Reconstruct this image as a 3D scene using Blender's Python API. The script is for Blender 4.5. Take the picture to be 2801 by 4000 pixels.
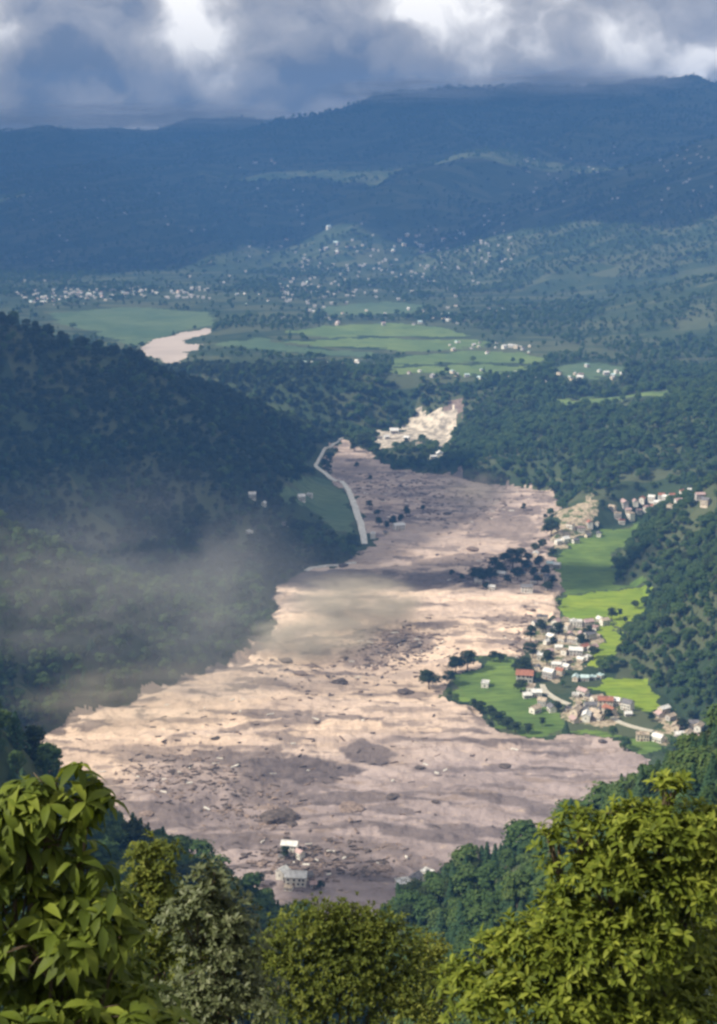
import bpy, math, random
import numpy as np
from mathutils import Vector, Matrix

_O1 = 'first second third fourth fifth sixth seventh eighth ninth tenth eleventh twelfth thirteenth fourteenth fifteenth sixteenth seventeenth eighteenth nineteenth'.split()
_OT = {2: 'twent', 3: 'thirt', 4: 'fort', 5: 'fift', 6: 'sixt', 7: 'sevent', 8: 'eight', 9: 'ninet'}


def ordinal(k):
    """1 -> first"""
    if k < 20:
        return _O1[k - 1]
    if k >= 100:
        return 'hundredth' if k == 100 else 'hundred-and-' + ordinal(k - 100)
    return _OT[k // 10] + ('ieth' if k % 10 == 0 else 'y-' + _O1[k % 10 - 1])


rng = np.random.default_rng(7)
random.seed(7)
sc = bpy.context.scene
C = sc.collection
for o in list(bpy.data.objects):
    bpy.data.objects.remove(o)

# ------------------------------------------------------------------ camera
VW, VH, PITCH = 1608.0, 2296.0, math.radians(13.0)
VFOV = math.radians(36.0)
FPX = (VH / 2) / math.tan(VFOV / 2)
cam_d = bpy.data.cameras.new('camera')
cam_d.sensor_fit = 'VERTICAL'
cam_d.angle = VFOV
cam_d.clip_start = 0.1
cam_d.clip_end = 60000
cam = bpy.data.objects.new('camera', cam_d)
C.objects.link(cam)
cam.location = (0, 0, 0)
cam.rotation_euler = (math.pi / 2 - PITCH, 0, 0)
sc.camera = cam

# ------------------------------------------------------------------ light
TO_SUN = Vector((-0.72, -0.25, 0.64)).normalized()
SUN_EL = math.asin(TO_SUN.z)
SUN_AZ = math.atan2(TO_SUN.x, TO_SUN.y)
sun_d = bpy.data.lights.new('sun', 'SUN')
sun_d.energy = 5.0
sun_d.angle = math.radians(0.6)
sun_d.color = (1.0, 0.91, 0.76)
sun = bpy.data.objects.new('sun', sun_d)
C.objects.link(sun)
sun.rotation_euler = TO_SUN.to_track_quat('Z', 'Y').to_euler()

sc.render.engine = 'CYCLES'
sc.cycles.max_bounces = 5
sc.cycles.diffuse_bounces = 2
sc.cycles.glossy_bounces = 1
sc.cycles.transmission_bounces = 3
sc.cycles.transparent_max_bounces = 6
sc.cycles.volume_bounces = 0
sc.cycles.use_denoising = True
sc.cycles.caustics_reflective = False
sc.cycles.caustics_refractive = False
sc.cycles.filter_width = 2.7
sc.cycles.volume_max_steps = 64
sc.view_settings.view_transform = 'Standard'
sc.view_settings.look = 'None'
sc.view_settings.gamma = 1.0
sc.view_settings.exposure = 0.48
sc.view_settings.use_curve_mapping = False


class NT:
    """small helper round a node tree"""
    def __init__(self, tree):
        self.t = tree
        tree.nodes.clear()

    def n(self, typ, ins=None, **props):
        nd = self.t.nodes.new(typ)
        for k, v in props.items():
            setattr(nd, k, v)
        for k, v in (ins or {}).items():
            s = nd.inputs[k]
            if isinstance(v, bpy.types.NodeSocket):
                self.t.links.new(v, s)
            else:
                s.default_value = v
        return nd

    def math(self, op, a, b=0.0, clamp=False):
        nd = self.n('ShaderNodeMath', {0: a, 1: b}, operation=op)
        nd.use_clamp = clamp
        return nd.outputs[0]

    def smooth(self, v, a, b):
        nd = self.n('ShaderNodeMapRange', {'Value': v, 'From Min': a, 'From Max': b, 'To Min': 0.0, 'To Max': 1.0})
        nd.interpolation_type = 'SMOOTHSTEP'
        return nd.outputs['Result']

    def mix(self, f, a, b, blend='MIX'):
        nd = self.t.nodes.new('ShaderNodeMix')
        nd.data_type = 'RGBA'
        nd.blend_type = blend
        for s, v in ((nd.inputs[0], f), (nd.inputs[6], a), (nd.inputs[7], b)):
            if isinstance(v, bpy.types.NodeSocket):
                self.t.links.new(v, s)
            elif s.type == 'RGBA':
                s.default_value = (v[0], v[1], v[2], 1)
            else:
                s.default_value = v
        return nd.outputs[2]

    def noise(self, vec, scale, detail=4.0, rough=0.55, dist=0.0, dim='3D'):
        nd = self.n('ShaderNodeTexNoise', {'Vector': vec, 'Scale': scale, 'Detail': detail, 'Roughness': rough, 'Distortion': dist}, noise_dimensions=dim)
        return nd.outputs[0]

    def mapping(self, vec, scale=(1, 1, 1), loc=(0, 0, 0), rot=(0, 0, 0)):
        return self.n('ShaderNodeMapping', {'Vector': vec, 'Scale': scale, 'Location': loc, 'Rotation': rot}).outputs[0]

    def ramp(self, v, stops):
        nd = self.n('ShaderNodeValToRGB', {'Fac': v})
        e = nd.color_ramp.elements
        while len(e) < len(stops):
            e.new(0.5)
        for el, (p, c) in zip(e, stops):
            el.position = p
            el.color = (c[0], c[1], c[2], 1)
        return nd.outputs[0]


# ------------------------------------------------------------------ world: clear sky behind a bank of cumulus
world = bpy.data.worlds.new('World')
sc.world = world
world.use_nodes = True
W = NT(world.node_tree)
SKY_STRENGTH = 0.10
sky = W.n('ShaderNodeTexSky', sky_type='NISHITA')
sky.sun_disc = False
sky.sun_elevation = SUN_EL
sky.sun_rotation = SUN_AZ
sky.altitude = 1500
dirv = W.n('ShaderNodeTexCoord').outputs['Generated']
CLOUD_AT = (6.59, 15.77, 6.06)
warp = W.n('ShaderNodeTexNoise', {'Vector': dirv, 'Scale': 16.0, 'Detail': 4.0, 'Roughness': 0.55})
dw = W.n('ShaderNodeVectorMath', {0: W.n('ShaderNodeVectorMath', {0: warp.outputs['Color'], 1: (0.5, 0.5, 0.5)}, operation='SUBTRACT').outputs[0], 'Scale': 0.05}, operation='SCALE').outputs[0]
dirw = W.n('ShaderNodeVectorMath', {0: dirv, 1: dw}, operation='ADD').outputs[0]
big = W.noise(W.mapping(dirw, (10.0, 10.0, 17.0), CLOUD_AT), 1.0, 2.0, 0.5, 0.2)
fine = W.noise(W.mapping(dirw, (34, 34, 44), CLOUD_AT), 1.0, 6.0, 0.52, 0.3)
body = W.math('ADD', W.math('MULTIPLY', big, 0.70), W.math('MULTIPLY', fine, 0.30))
el = W.n('ShaderNodeSeparateXYZ', {0: dirv}).outputs[2]
lift = W.smooth(el, 0.0, 0.10)
lit = W.math('ADD', body, W.math('MULTIPLY', lift, 0.13))
cloudcol = W.ramp(lit, [(0.40, (0.19, 0.185, 0.195)), (0.49, (0.28, 0.258, 0.242)), (0.56, (0.385, 0.35, 0.315)), (0.615, (0.53, 0.48, 0.42)), (0.665, (0.82, 0.76, 0.68)), (0.72, (1.2, 1.12, 1.0))])
base = W.mix(W.smooth(el, 0.0, 0.030), (0.25, 0.235, 0.23), cloudcol)
skyc = W.mix(1.0, base, (10.0, 10.0, 10.0), 'MULTIPLY')
cover = W.smooth(W.math('SUBTRACT', lit, W.math('MULTIPLY', W.smooth(el, 0.12, 0.7), 0.10)), 0.44, 0.52)
skyc = W.mix(cover, W.mix(W.smooth(el, 0.10, 0.4), (1.7, 1.7, 1.85), sky.outputs[0]), skyc)
W.n('ShaderNodeOutputWorld', {'Surface': W.n('ShaderNodeBackground', {'Color': skyc, 'Strength': SKY_STRENGTH}).outputs[0]})

# ------------------------------------------------------------------ geometry of the view (a point on the ground from where it shows)
cp, sp = math.cos(PITCH), math.sin(PITCH)


def ray(px, py):
    a, b = (px - VW / 2) / FPX, (py - VH / 2) / FPX
    return np.array([a, cp - b * sp, -sp - b * cp])


def at(px, py, D):
    r = ray(px, py)
    return r * (D / r[1])


def on(px, py, z=-400.0):
    r = ray(px, py)
    return r * (z / r[2])


def project(x, y, z):
    d = y * cp - z * sp
    return VW / 2 + FPX * x / d, VH / 2 - FPX * (y * sp + z * cp) / d


# ------------------------------------------------------------------ noise
def _h(ix, iy, s):
    h = (ix * 374761393 + iy * 668265263 + s * 974711) & 0xffffffff
    h = ((h ^ (h >> 13)) * 1274126177) & 0xffffffff
    return ((h ^ (h >> 16)) & 0xffff).astype(np.float32) / 65535.0


def vn(x, y, s=0):
    x0, y0 = np.floor(x), np.floor(y)
    fx, fy = (x - x0).astype(np.float32), (y - y0).astype(np.float32)
    ix, iy = x0.astype(np.int64), y0.astype(np.int64)
    fx = fx * fx * (3 - 2 * fx)
    fy = fy * fy * (3 - 2 * fy)
    a, b, c, d = _h(ix, iy, s), _h(ix + 1, iy, s), _h(ix, iy + 1, s), _h(ix + 1, iy + 1, s)
    return (a + (b - a) * fx + (c - a) * fy + (a - b - c + d) * fx * fy) * 2 - 1


def fbm(x, y, s=0, o=4):
    t, a = 0.0, 0.5
    for k in range(o):
        t = t + a * vn(x, y, s + 17 * k)
        x, y, a = x * 2.03 + 5.3, y * 2.03 + 1.7, a * 0.5
    return t


def sstep(v, a, b):
    t = np.clip((v - a) / (b - a), 0, 1)
    return t * t * (3 - 2 * t)


def smax(a, b, k):
    return 0.5 * (a + b + np.sqrt((a - b) ** 2 + k * k))


# ------------------------------------------------------------------ relief
FLOOR = -400.0
# crest lines: (picture x, picture y, distance); slope of the flanks; rounding of the crest
RIDGES = [
    ([(-900, 330, 1650), (-400, 530, 1680), (0, 700, 1740), (130, 742, 1760), (300, 792, 1830), (450, 855, 1950), (590, 900, 2080), (700, 950, 2150), (760, 990, 2165)], 0.74, 6),
    ([(450, 855, 1950), (560, 960, 1830), (640, 1060, 1740), (690, 1130, 1690)], 0.78, 6),
    ([(-700, 850, 1040), (-250, 1040, 1100), (0, 1165, 1150), (200, 1265, 1210), (420, 1335, 1290), (600, 1395, 1305)], 0.60, 14),
    ([(-900, 1050, 330), (-400, 1330, 430), (0, 1606, 560), (95, 1695, 600), (250, 1800, 650), (330, 1858, 680), (440, 1915, 715), (520, 1972, 745), (560, 2030, 765)], 0.95, 6),
    ([(2300, 1100, 300), (1900, 1380, 370), (1608, 1630, 430), (1430, 1672, 470), (1340, 1730, 510), (1160, 1878, 610), (1060, 1975, 670), (1000, 2050, 705)], 0.95, 6),
    ([(2600, 560, 1200), (1950, 880, 1300), (1700, 1040, 1370), (1608, 1110, 1420), (1490, 1165, 1510)], 0.55, 10),
    ([(1950, 880, 1300), (1800, 1200, 1180), (1640, 1430, 1090), (1575, 1600, 1045)], 0.50, 12),
    ([(2600, 700, 1900), (1900, 800, 2000), (1608, 880, 2100), (1380, 945, 2120), (1180, 990, 2110)], 0.24, 25),
    ([(1700, 1010, 1700), (1560, 1050, 1730), (1400, 1085, 1760), (1300, 1110, 1790)], 0.30, 15),
    # the slope on the far side of the basin
    ([(2600, 120, 4600), (1900, 230, 4700), (1608, 335, 4600), (1480, 395, 4450), (1250, 490, 4200), (1050, 575, 4000), (880, 640, 3900)], 0.30, 40),
    ([(2400, 420, 3000), (1900, 560, 3050), (1608, 690, 3000), (1380, 780, 2900)], 0.24, 50),
    # far crest
    ([(-1800, 300, 8400), (-900, 270, 8300), (0, 290, 8300), (140, 270, 8300), (300, 292, 8350), (480, 262, 8300), (640, 275, 8200), (800, 290, 8000)], 0.19, 90),
    ([(600, 350, 7000), (745, 268, 7000), (850, 216, 7000), (1040, 202, 7000), (1100, 188, 7000), (1250, 200, 7000), (1400, 186, 7000), (1480, 178, 7000), (1540, 186, 7000), (1608, 205, 7000), (1900, 190, 7000), (2700, 250, 6800)], 0.22, 80),
    ([(870, 300, 6500), (790, 372, 5700), (650, 452, 5000), (500, 560, 4400)], 0.30, 40),
    ([(330, 325, 7400), (260, 400, 6200), (120, 520, 5000), (60, 600, 4500)], 0.27, 40),
    ([(1330, 270, 6200), (1210, 330, 5700), (1090, 362, 5300), (930, 430, 4900), (780, 520, 4400)], 0.34, 35),
]


def base_floor(x, y):
    w = sstep(x, 60, 260)
    wig = 60 * fbm(x / 300, y / 300, 5, 3)
    a, b = 2255 - 330 * w + wig, 2345 + 40 * w + wig
    z = FLOOR + 70 * sstep(y, a, b)
    z = z + np.clip(y - 2500, 0, 1600) * 0.010
    z = z - 10 * sstep(y, 2420, 2560) * sstep(-x, 150, 420)
    return z


def in_poly(x, y, poly):
    poly = np.asarray(poly)
    res = np.zeros(x.shape, bool)
    bb = (x > poly[:, 0].min()) & (x < poly[:, 0].max()) & (y > poly[:, 1].min()) & (y < poly[:, 1].max())
    xs, ys = x[bb], y[bb]
    r = np.zeros(xs.shape, bool)
    for (ax, ay), (bx, by) in zip(poly, np.roll(poly, -1, 0)):
        if ay == by:
            continue
        r ^= ((ay > ys) != (by > ys)) & (xs < (bx - ax) * (ys - ay) / (by - ay) + ax)
    res[bb] = r
    return res


def plan(pts, z=FLOOR):
    return np.array([on(px, py, z)[:2] for px, py in pts])


MUD = [(765, 980), (850, 1026), (885, 1052), (1000, 1068), (1100, 1086), (1222, 1103), (1268, 1132), (1252, 1152), (1215, 1172), (1240, 1200), (1225, 1228), (1236, 1262), (1246, 1300), (1252, 1340), (1240, 1385), (1182, 1420), (1192, 1462), (1120, 1480), (1062, 1488), (1012, 1520), (992, 1560), (1060, 1602), (1112, 1640), (1182, 1656), (1290, 1648), (1400, 1664), (1470, 1690), (1400, 1780), (1250, 1950), (1080, 2110), (900, 2230), (700, 2250), (560, 2205), (470, 2078), (380, 1992), (250, 1925), (100, 1780), (0, 1710), (55, 1662), (160, 1612), (260, 1588), (400, 1540), (470, 1512), (550, 1482), (600, 1440), (612, 1400), (604, 1318), (690, 1272), (800, 1250), (835, 1226), (822, 1190), (800, 1140), (778, 1100), (740, 1074), (722, 1046), (748, 1010)]
VILLAGE = [(1228, 1262), (1225, 1215), (1330, 1190), (1450, 1166), (1408, 1216), (1374, 1276), (1380, 1306), (1442, 1322), (1456, 1372), (1448, 1404), (1404, 1426), (1384, 1480), (1440, 1524), (1490, 1560), (1530, 1600), (1590, 1640), (1580, 1672), (1470, 1690), (1290, 1656), (1180, 1670), (1000, 1570), (1060, 1480), (1240, 1390)]
HEAD = [(765, 988), (850, 985), (960, 978), (1000, 975), (1010, 1050), (885, 1060), (850, 1030)]


def poly_dist(x, y, poly):
    """distance to a polygon, negative inside"""
    d = np.full(x.shape, 1e9)
    for a, b in zip(poly, np.roll(poly, -1, 0)):
        e = b - a
        t = np.clip(((x - a[0]) * e[0] + (y - a[1]) * e[1]) / (e @ e), 0, 1)
        d = np.minimum(d, (x - a[0] - t * e[0]) ** 2 + (y - a[1] - t * e[1]) ** 2)
    d = np.sqrt(d)
    return np.where(in_poly(x, y, poly), -d, d)


def height(x, y):
    """the relief, in metres below the eye"""
    x = np.asarray(x, np.float64)
    y = np.asarray(y, np.float64)
    fl = base_floor(x, y)
    far = sstep(y, 2600, 5200)
    wx = x + fbm(x / 90, y / 90, 11, 3) * 14 * (1 - far) + fbm(x / 700, y / 700, 12, 4) * 260 * far
    wy = y + fbm(x / 90, y / 90, 13, 3) * 14 * (1 - far) + fbm(x / 700, y / 700, 14, 4) * 160 * far
    hill = np.full(x.shape, -1e4)
    for pts, slope, rnd in RIDGES:
        P = [at(*p) - np.array([0, 0, 19.0 if p[2] < 800 else (11.0 if p[2] < 2600 else 14.0)]) for p in pts]
        farr = pts[0][2] > 6500
        for a, b in zip(P[:-1], P[1:]):
            dx, dy = b[0] - a[0], b[1] - a[1]
            L2 = dx * dx + dy * dy
            t = np.clip(((wx - a[0]) * dx + (wy - a[1]) * dy) / L2, 0, 1)
            d2 = (wx - a[0] - t * dx) ** 2 + (wy - a[1] - t * dy) ** 2
            dh = np.sqrt(d2 + rnd * rnd) - rnd
            v = a[2] + (b[2] - a[2]) * t - (slope * dh if not farr else slope * 0.85 * dh + 0.2 * np.minimum(dh, 330))
            hill = np.maximum(hill, v)
    z = smax(fl, hill, 9.0)
    above = np.clip((z - fl - 4) / 70, 0, 1)
    z = z + above * (fbm(x / 75, y / 75, 21, 4) * 15 * (1 - far) + (0.35 - np.abs(fbm(x / 620, y / 620, 22, 5))) * 95 * far)
    # the valley floor stays open where the slide and the villages lie
    m = (y > 560) & (y < 2500) & (np.abs(x) < 900)
    if m.any():
        xs, ys = x[m], y[m]
        dd = np.minimum(poly_dist(xs, ys, plan(MUD)), np.minimum(poly_dist(xs, ys, plan(VILLAGE)), poly_dist(xs, ys, plan(HEAD))))
        dd = dd + 5 * fbm(xs / 30, ys / 30, 81, 3)
        cap = FLOOR + 1.0 + np.maximum(dd, 0) * (0.95 - 0.15 * sstep(ys, 1900, 2300))
        z[m] = -smax(-z[m], -cap, 5.0)
    # the hillside the viewer stands on
    near = np.where(y > 0, -1.75 - 0.86 * y, -1.75 + np.minimum(0.3 * -y, 60)) - 0.05 * np.abs(x) + fbm(x / 40, y / 40, 31, 3) * np.clip(np.hypot(x, y) / 12, 0, 5)
    z = smax(z, near, 3.0)
    return z


# ------------------------------------------------------------------ mesh helpers
def mesh_from(name, V, F, mats, midx=None, smooth=False):
    """V: n x 3, F: m x 3 or m x 4"""
    V = np.ascontiguousarray(V, np.float32)
    F = np.ascontiguousarray(F, np.int32)
    me = bpy.data.meshes.new(name)
    me.vertices.add(len(V))
    me.vertices.foreach_set('co', V.ravel())
    k = F.shape[1]
    me.loops.add(F.size)
    me.loops.foreach_set('vertex_index', F.ravel())
    me.polygons.add(len(F))
    me.polygons.foreach_set('loop_start', np.arange(0, F.size, k, dtype=np.int32))
    me.polygons.foreach_set('loop_total', np.full(len(F), k, np.int32))
    me.polygons.foreach_set('use_smooth', np.full(len(F), smooth, bool))
    for m in (mats if isinstance(mats, (list, tuple)) else [mats]):
        me.materials.append(m)
    if midx is not None:
        me.polygons.foreach_set('material_index', np.ascontiguousarray(midx, np.int32))
    me.update(calc_edges=True)
    return me


def link(name, data, parent=None, loc=None, rotz=None, scale=None, **props):
    o = bpy.data.objects.new(name, data)
    C.objects.link(o)
    if parent is not None:
        o.parent = parent
    if loc is not None:
        o.location = loc
    if rotz is not None:
        o.rotation_euler = (0, 0, rotz)
    if scale is not None:
        o.scale = scale if hasattr(scale, '__len__') else (scale,) * 3
    for k, v in props.items():
        if v is not None:
            o[k] = v
    return o


class MB:
    """collects simple shapes as quads and triangles (triangles are quads cut short)"""
    def __init__(self):
        self.v, self.f = [], []

    def box(self, x0, x1, y0, y1, z0, z1):
        b = len(self.v)
        self.v += [(x0, y0, z0), (x1, y0, z0), (x1, y1, z0), (x0, y1, z0), (x0, y0, z1), (x1, y0, z1), (x1, y1, z1), (x0, y1, z1)]
        self.f += [(b, b + 3, b + 2, b + 1), (b + 4, b + 5, b + 6, b + 7), (b, b + 1, b + 5, b + 4), (b + 1, b + 2, b + 6, b + 5), (b + 2, b + 3, b + 7, b + 6), (b + 3, b, b + 4, b + 7)]
        return self

    def poly(self, pts):
        b = len(self.v)
        self.v += [tuple(p) for p in pts]
        self.f.append(tuple(range(b, b + len(pts))))
        return self

    def tube(self, pts, rad, n=7):
        b = len(self.v)
        m = len(pts)
        for i, (p, r) in enumerate(zip(pts, rad)):
            p = Vector(p)
            d = (Vector(pts[min(i + 1, m - 1)]) - Vector(pts[max(i - 1, 0)])).normalized()
            u = d.cross(Vector((0.31, 0.87, 0.2))).normalized()
            w = d.cross(u)
            for k in range(n):
                a = 2 * math.pi * k / n
                self.v.append(tuple(p + (u * math.cos(a) + w * math.sin(a)) * r))
        for i in range(m - 1):
            for k in range(n):
                self.f.append((b + i * n + k, b + i * n + (k + 1) % n, b + (i + 1) * n + (k + 1) % n, b + (i + 1) * n + k))
        self.f.append(tuple(b + (m - 1) * n + k for k in range(n)))
        return self

    def mesh(self, name, mat, smooth=False):
        me = bpy.data.meshes.new(name)
        me.from_pydata(self.v, [], self.f)
        me.materials.append(mat)
        if smooth:
            me.polygons.foreach_set('use_smooth', [True] * len(me.polygons))
        me.update()
        return me


# ------------------------------------------------------------------ materials
def material(name):
    m = bpy.data.materials.new(name)
    m.use_nodes = True
    return m, NT(m.node_tree)


def surface(n, color, rough=0.85, normal=None, spec=0.25):
    ins = {'Base Color': color if isinstance(color, bpy.types.NodeSocket) else (*color, 1), 'Roughness': rough, 'Specular IOR Level': spec}
    if normal is not None:
        ins['Normal'] = normal
    b = n.n('ShaderNodeBsdfPrincipled', ins)
    n.n('ShaderNodeOutputMaterial', {'Surface': b.outputs[0]})


def plain(name, c, rough=0.8, var=0.25, scale=0.4):
    m, n = material(name)
    pos = n.n('ShaderNodeNewGeometry').outputs['Position']
    v = n.noise(pos, scale, 5.0, 0.6)
    dark = tuple(x * (1 - var) for x in c)
    lite = tuple(min(1, x * (1 + var)) for x in c)
    surface(n, n.mix(n.smooth(v, 0.3, 0.7), dark, lite), rough)
    return m


def leaf_mat(name, a, b, c=None, trans=0.35, rough=0.5, nscale=1.5, gloss=0.3):
    m, n = material(name)
    rnd = n.n('ShaderNodeObjectInfo').outputs['Random']
    geo = n.n('ShaderNodeNewGeometry')
    isl = geo.outputs['Random Per Island']
    pos = geo.outputs['Position']
    v = n.noise(pos, nscale, 3.0, 0.6)
    f = n.math('ADD', n.math('MULTIPLY', v, 0.45), n.math('ADD', n.math('MULTIPLY', rnd, 0.30), n.math('MULTIPLY', isl, 0.35)), True)
    stops = [(0.2, a), (0.75, b)] if c is None else [(0.15, a), (0.55, b), (0.9, c)]
    colr = n.ramp(f, stops)
    d = n.n('ShaderNodeBsdfPrincipled', {'Base Color': colr, 'Roughness': rough, 'Specular IOR Level': gloss})
    tcol = n.mix(1.0, colr, (1.35, 1.3, 0.45), 'MULTIPLY')
    t = n.n('ShaderNodeBsdfTranslucent', {'Color': tcol})
    n.n('ShaderNodeOutputMaterial', {'Surface': n.n('ShaderNodeMixShader', {0: trans, 1: d.outputs[0], 2: t.outputs[0]}).outputs[0]})
    return m


M = {}
M['forest'] = leaf_mat('forest_leaves', (0.030, 0.062, 0.022), (0.060, 0.105, 0.032), (0.110, 0.150, 0.045), 0.22, 0.75, 0.02, 0.1)
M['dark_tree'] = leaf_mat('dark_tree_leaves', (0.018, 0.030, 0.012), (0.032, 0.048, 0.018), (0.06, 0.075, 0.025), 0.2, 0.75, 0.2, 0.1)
M['needles'] = leaf_mat('conifer_needles', (0.024, 0.055, 0.028), (0.042, 0.085, 0.040), (0.07, 0.115, 0.055), 0.15, 0.75, 0.02, 0.1)
M['bark'] = plain('bark', (0.10, 0.075, 0.05), 0.9, 0.35, 6)

m, n = material('wooded_ground')
pos = n.n('ShaderNodeNewGeometry').outputs['Position']
v1 = n.noise(pos, 0.0045, 6, 0.6)
v2 = n.noise(pos, 0.05, 6, 0.65)
g = n.mix(n.smooth(v1, 0.36, 0.64), (0.026, 0.046, 0.022), (0.060, 0.080, 0.036))
g = n.mix(n.math('MULTIPLY', n.smooth(v2, 0.45, 0.75), 0.45), g, (0.085, 0.095, 0.05))
vo = n.n('ShaderNodeTexVoronoi', {'Vector': n.mapping(pos, (0.011, 0.024, 0.0), rot=(0, 0, 0.4)), 'Scale': 1.0}).outputs['Color']
plot = n.n('ShaderNodeSeparateColor', {0: vo}).outputs[0]
g = n.mix(n.math('MULTIPLY', n.smooth(plot, 0.55, 0.75), 0.6), g, (0.105, 0.115, 0.06))
g = n.mix(n.math('MULTIPLY', n.smooth(plot, 0.35, 0.15), 0.5), g, (0.030, 0.050, 0.022))
surface(n, g, 0.95, n.n('ShaderNodeBump', {'Strength': 0.5, 'Distance': 3.0, 'Height': v2}).outputs[0], 0.1)
M['ground'] = m

m, n = material('mud')
pos = n.n('ShaderNodeNewGeometry').outputs['Position']
wet_shade = n.n('ShaderNodeAttribute', attribute_name='wet_shade').outputs['Fac']
dry = n.n('ShaderNodeAttribute', attribute_name='dry').outputs['Fac']
st = n.noise(n.mapping(pos, (0.010, 0.034, 0.02), rot=(0, 0, 0.25)), 1.0, 6, 0.6, 0.8)
cl = n.noise(pos, 0.16, 6, 0.65)
sm = n.noise(n.mapping(pos, (0.35, 0.9, 0.5)), 1.0, 4, 0.6, 0.4)
tan_mud = n.mix(n.smooth(st, 0.3, 0.7), (0.58, 0.435, 0.325), (0.78, 0.60, 0.455))
grey_mud = n.mix(n.smooth(st, 0.3, 0.7), (0.235, 0.188, 0.178), (0.375, 0.303, 0.285))
c = n.mix(dry, grey_mud, tan_mud)
sk = n.noise(n.mapping(pos, (0.020, 0.085, 0.05), rot=(0, 0, -0.12)), 1.0, 7, 0.62, 1.2)
c = n.mix(n.math('MULTIPLY', n.smooth(sk, 0.55, 0.63), n.math('SUBTRACT', 0.62, n.math('MULTIPLY', dry, 0.25))), c, (0.22, 0.16, 0.12))
c = n.mix(n.math('MULTIPLY', n.smooth(cl, 0.54, 0.72), 0.45), c, (0.19, 0.135, 0.105))
c = n.mix(n.math('MULTIPLY', n.smooth(sm, 0.60, 0.68), 0.45), c, (0.13, 0.10, 0.085))
sp_ = n.noise(n.mapping(pos, (0.10, 0.24, 0.2)), 1.0, 6, 0.7, 0.5)
c = n.mix(n.math('MULTIPLY', n.smooth(sp_, 0.58, 0.70), 0.5), c, (0.66, 0.50, 0.34))
c = n.mix(n.math('MULTIPLY', wet_shade, 0.92), c, n.mix(n.smooth(cl, 0.35, 0.65), (0.070, 0.056, 0.058), (0.125, 0.100, 0.096)))
hgt = n.math('ADD', n.math('MULTIPLY', cl, 0.7), n.math('MULTIPLY', st, 1.6))
surface(n, c, 0.8, n.n('ShaderNodeBump', {'Strength': 0.8, 'Distance': 3.0, 'Height': hgt}).outputs[0], 0.3)
M['mud'] = m


def field_mat(name, a, b, sc_=0.02):
    m, n = material(name)
    pos = n.n('ShaderNodeNewGeometry').outputs['Position']
    v = n.noise(pos, sc_, 5, 0.6)
    r = n.noise(n.mapping(pos, (0.04, 0.35, 0.1), rot=(0, 0, 0.3)), 1.0, 3, 0.6)
    cc = n.mix(n.smooth(v, 0.32, 0.68), a, b)
    cc = n.mix(n.math('MULTIPLY', n.smooth(r, 0.46, 0.62), 0.6), cc, tuple(x * 0.5 for x in a))
    e = n.noise(pos, 0.25, 4, 0.65)
    cc = n.mix(n.math('MULTIPLY', n.smooth(e, 0.56, 0.72), 0.4), cc, (0.12, 0.10, 0.045))
    surface(n, cc, 0.9, None, 0.15)
    return m


M['field_bright'] = field_mat('bright_crop', (0.16, 0.25, 0.022), (0.26, 0.33, 0.028))
M['field_green'] = field_mat('green_meadow', (0.085, 0.145, 0.032), (0.15, 0.225, 0.045))
M['field_far'] = field_mat('far_paddy', (0.10, 0.16, 0.055), (0.17, 0.23, 0.07), 0.008)
M['field_cool'] = field_mat('cool_meadow', (0.07, 0.12, 0.06), (0.12, 0.17, 0.08), 0.008)
m, n = material('village_earth')
pos = n.n('ShaderNodeNewGeometry').outputs['Position']
y1 = n.noise(pos, 0.09, 5, 0.65)
y2 = n.noise(pos, 0.35, 4, 0.6)
cc = n.mix(n.smooth(y2, 0.38, 0.62), (0.24, 0.19, 0.125), (0.46, 0.385, 0.275))
surface(n, n.mix(n.smooth(y1, 0.50, 0.60), cc, (0.075, 0.105, 0.035)), 0.95)
M['yard'] = m
M['gravel'] = plain('pale_gravel', (0.43, 0.375, 0.30), 0.9, 0.55, 0.10)
M['river'] = plain('silty_river', (0.50, 0.42, 0.36), 0.45, 0.12, 0.01)
M['concrete'] = plain('pale_concrete', (0.62, 0.60, 0.54), 0.85, 0.15, 0.2)
M['track'] = plain('village_track', (0.45, 0.42, 0.34), 0.9, 0.15, 0.2)
M['rock'] = plain('dark_rock', (0.10, 0.080, 0.072), 0.9, 0.5, 0.4)
M['brownrock'] = plain('brown_rubble', (0.20, 0.15, 0.125), 0.9, 0.5, 0.5)
M['white_wall'] = plain('whitewash', (0.70, 0.67, 0.60), 0.85, 0.2, 0.6)
M['cream_wall'] = plain('cream_render', (0.62, 0.53, 0.42), 0.85, 0.12, 0.3)
M['grey_wall'] = plain('grey_render', (0.46, 0.43, 0.40), 0.85, 0.15, 0.3)
M['grey_roof'] = plain('grey_tile', (0.15, 0.145, 0.15), 0.85, 0.3, 0.5)
M['pink_roof'] = plain('faded_pink_tile', (0.42, 0.30, 0.28), 0.85, 0.2, 0.5)
M['tan_roof'] = plain('weathered_tan_tile', (0.40, 0.33, 0.25), 0.85, 0.3, 0.5)
M['rust_roof'] = plain('rust_tile', (0.30, 0.13, 0.085), 0.85, 0.25, 0.5)
M['white_roof'] = plain('white_sheet_roof', (0.64, 0.63, 0.60), 0.6, 0.2, 0.6)
M['blue_roof'] = plain('pale_blue_sheet_roof', (0.46, 0.58, 0.58), 0.6, 0.2, 0.6)
M['glass'] = plain('window_glass', (0.03, 0.035, 0.045), 0.2, 0.2, 0.5)
M['door'] = plain('wooden_door', (0.14, 0.075, 0.045), 0.7, 0.2, 2)

# ------------------------------------------------------------------ the ground: one polar sheet cut into what lies on it
def ratio_steps(a, b, q):
    k = max(1, round(math.log(b / a) / math.log(q)))
    return list(a * (b / a) ** (np.arange(k) / k))


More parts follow.
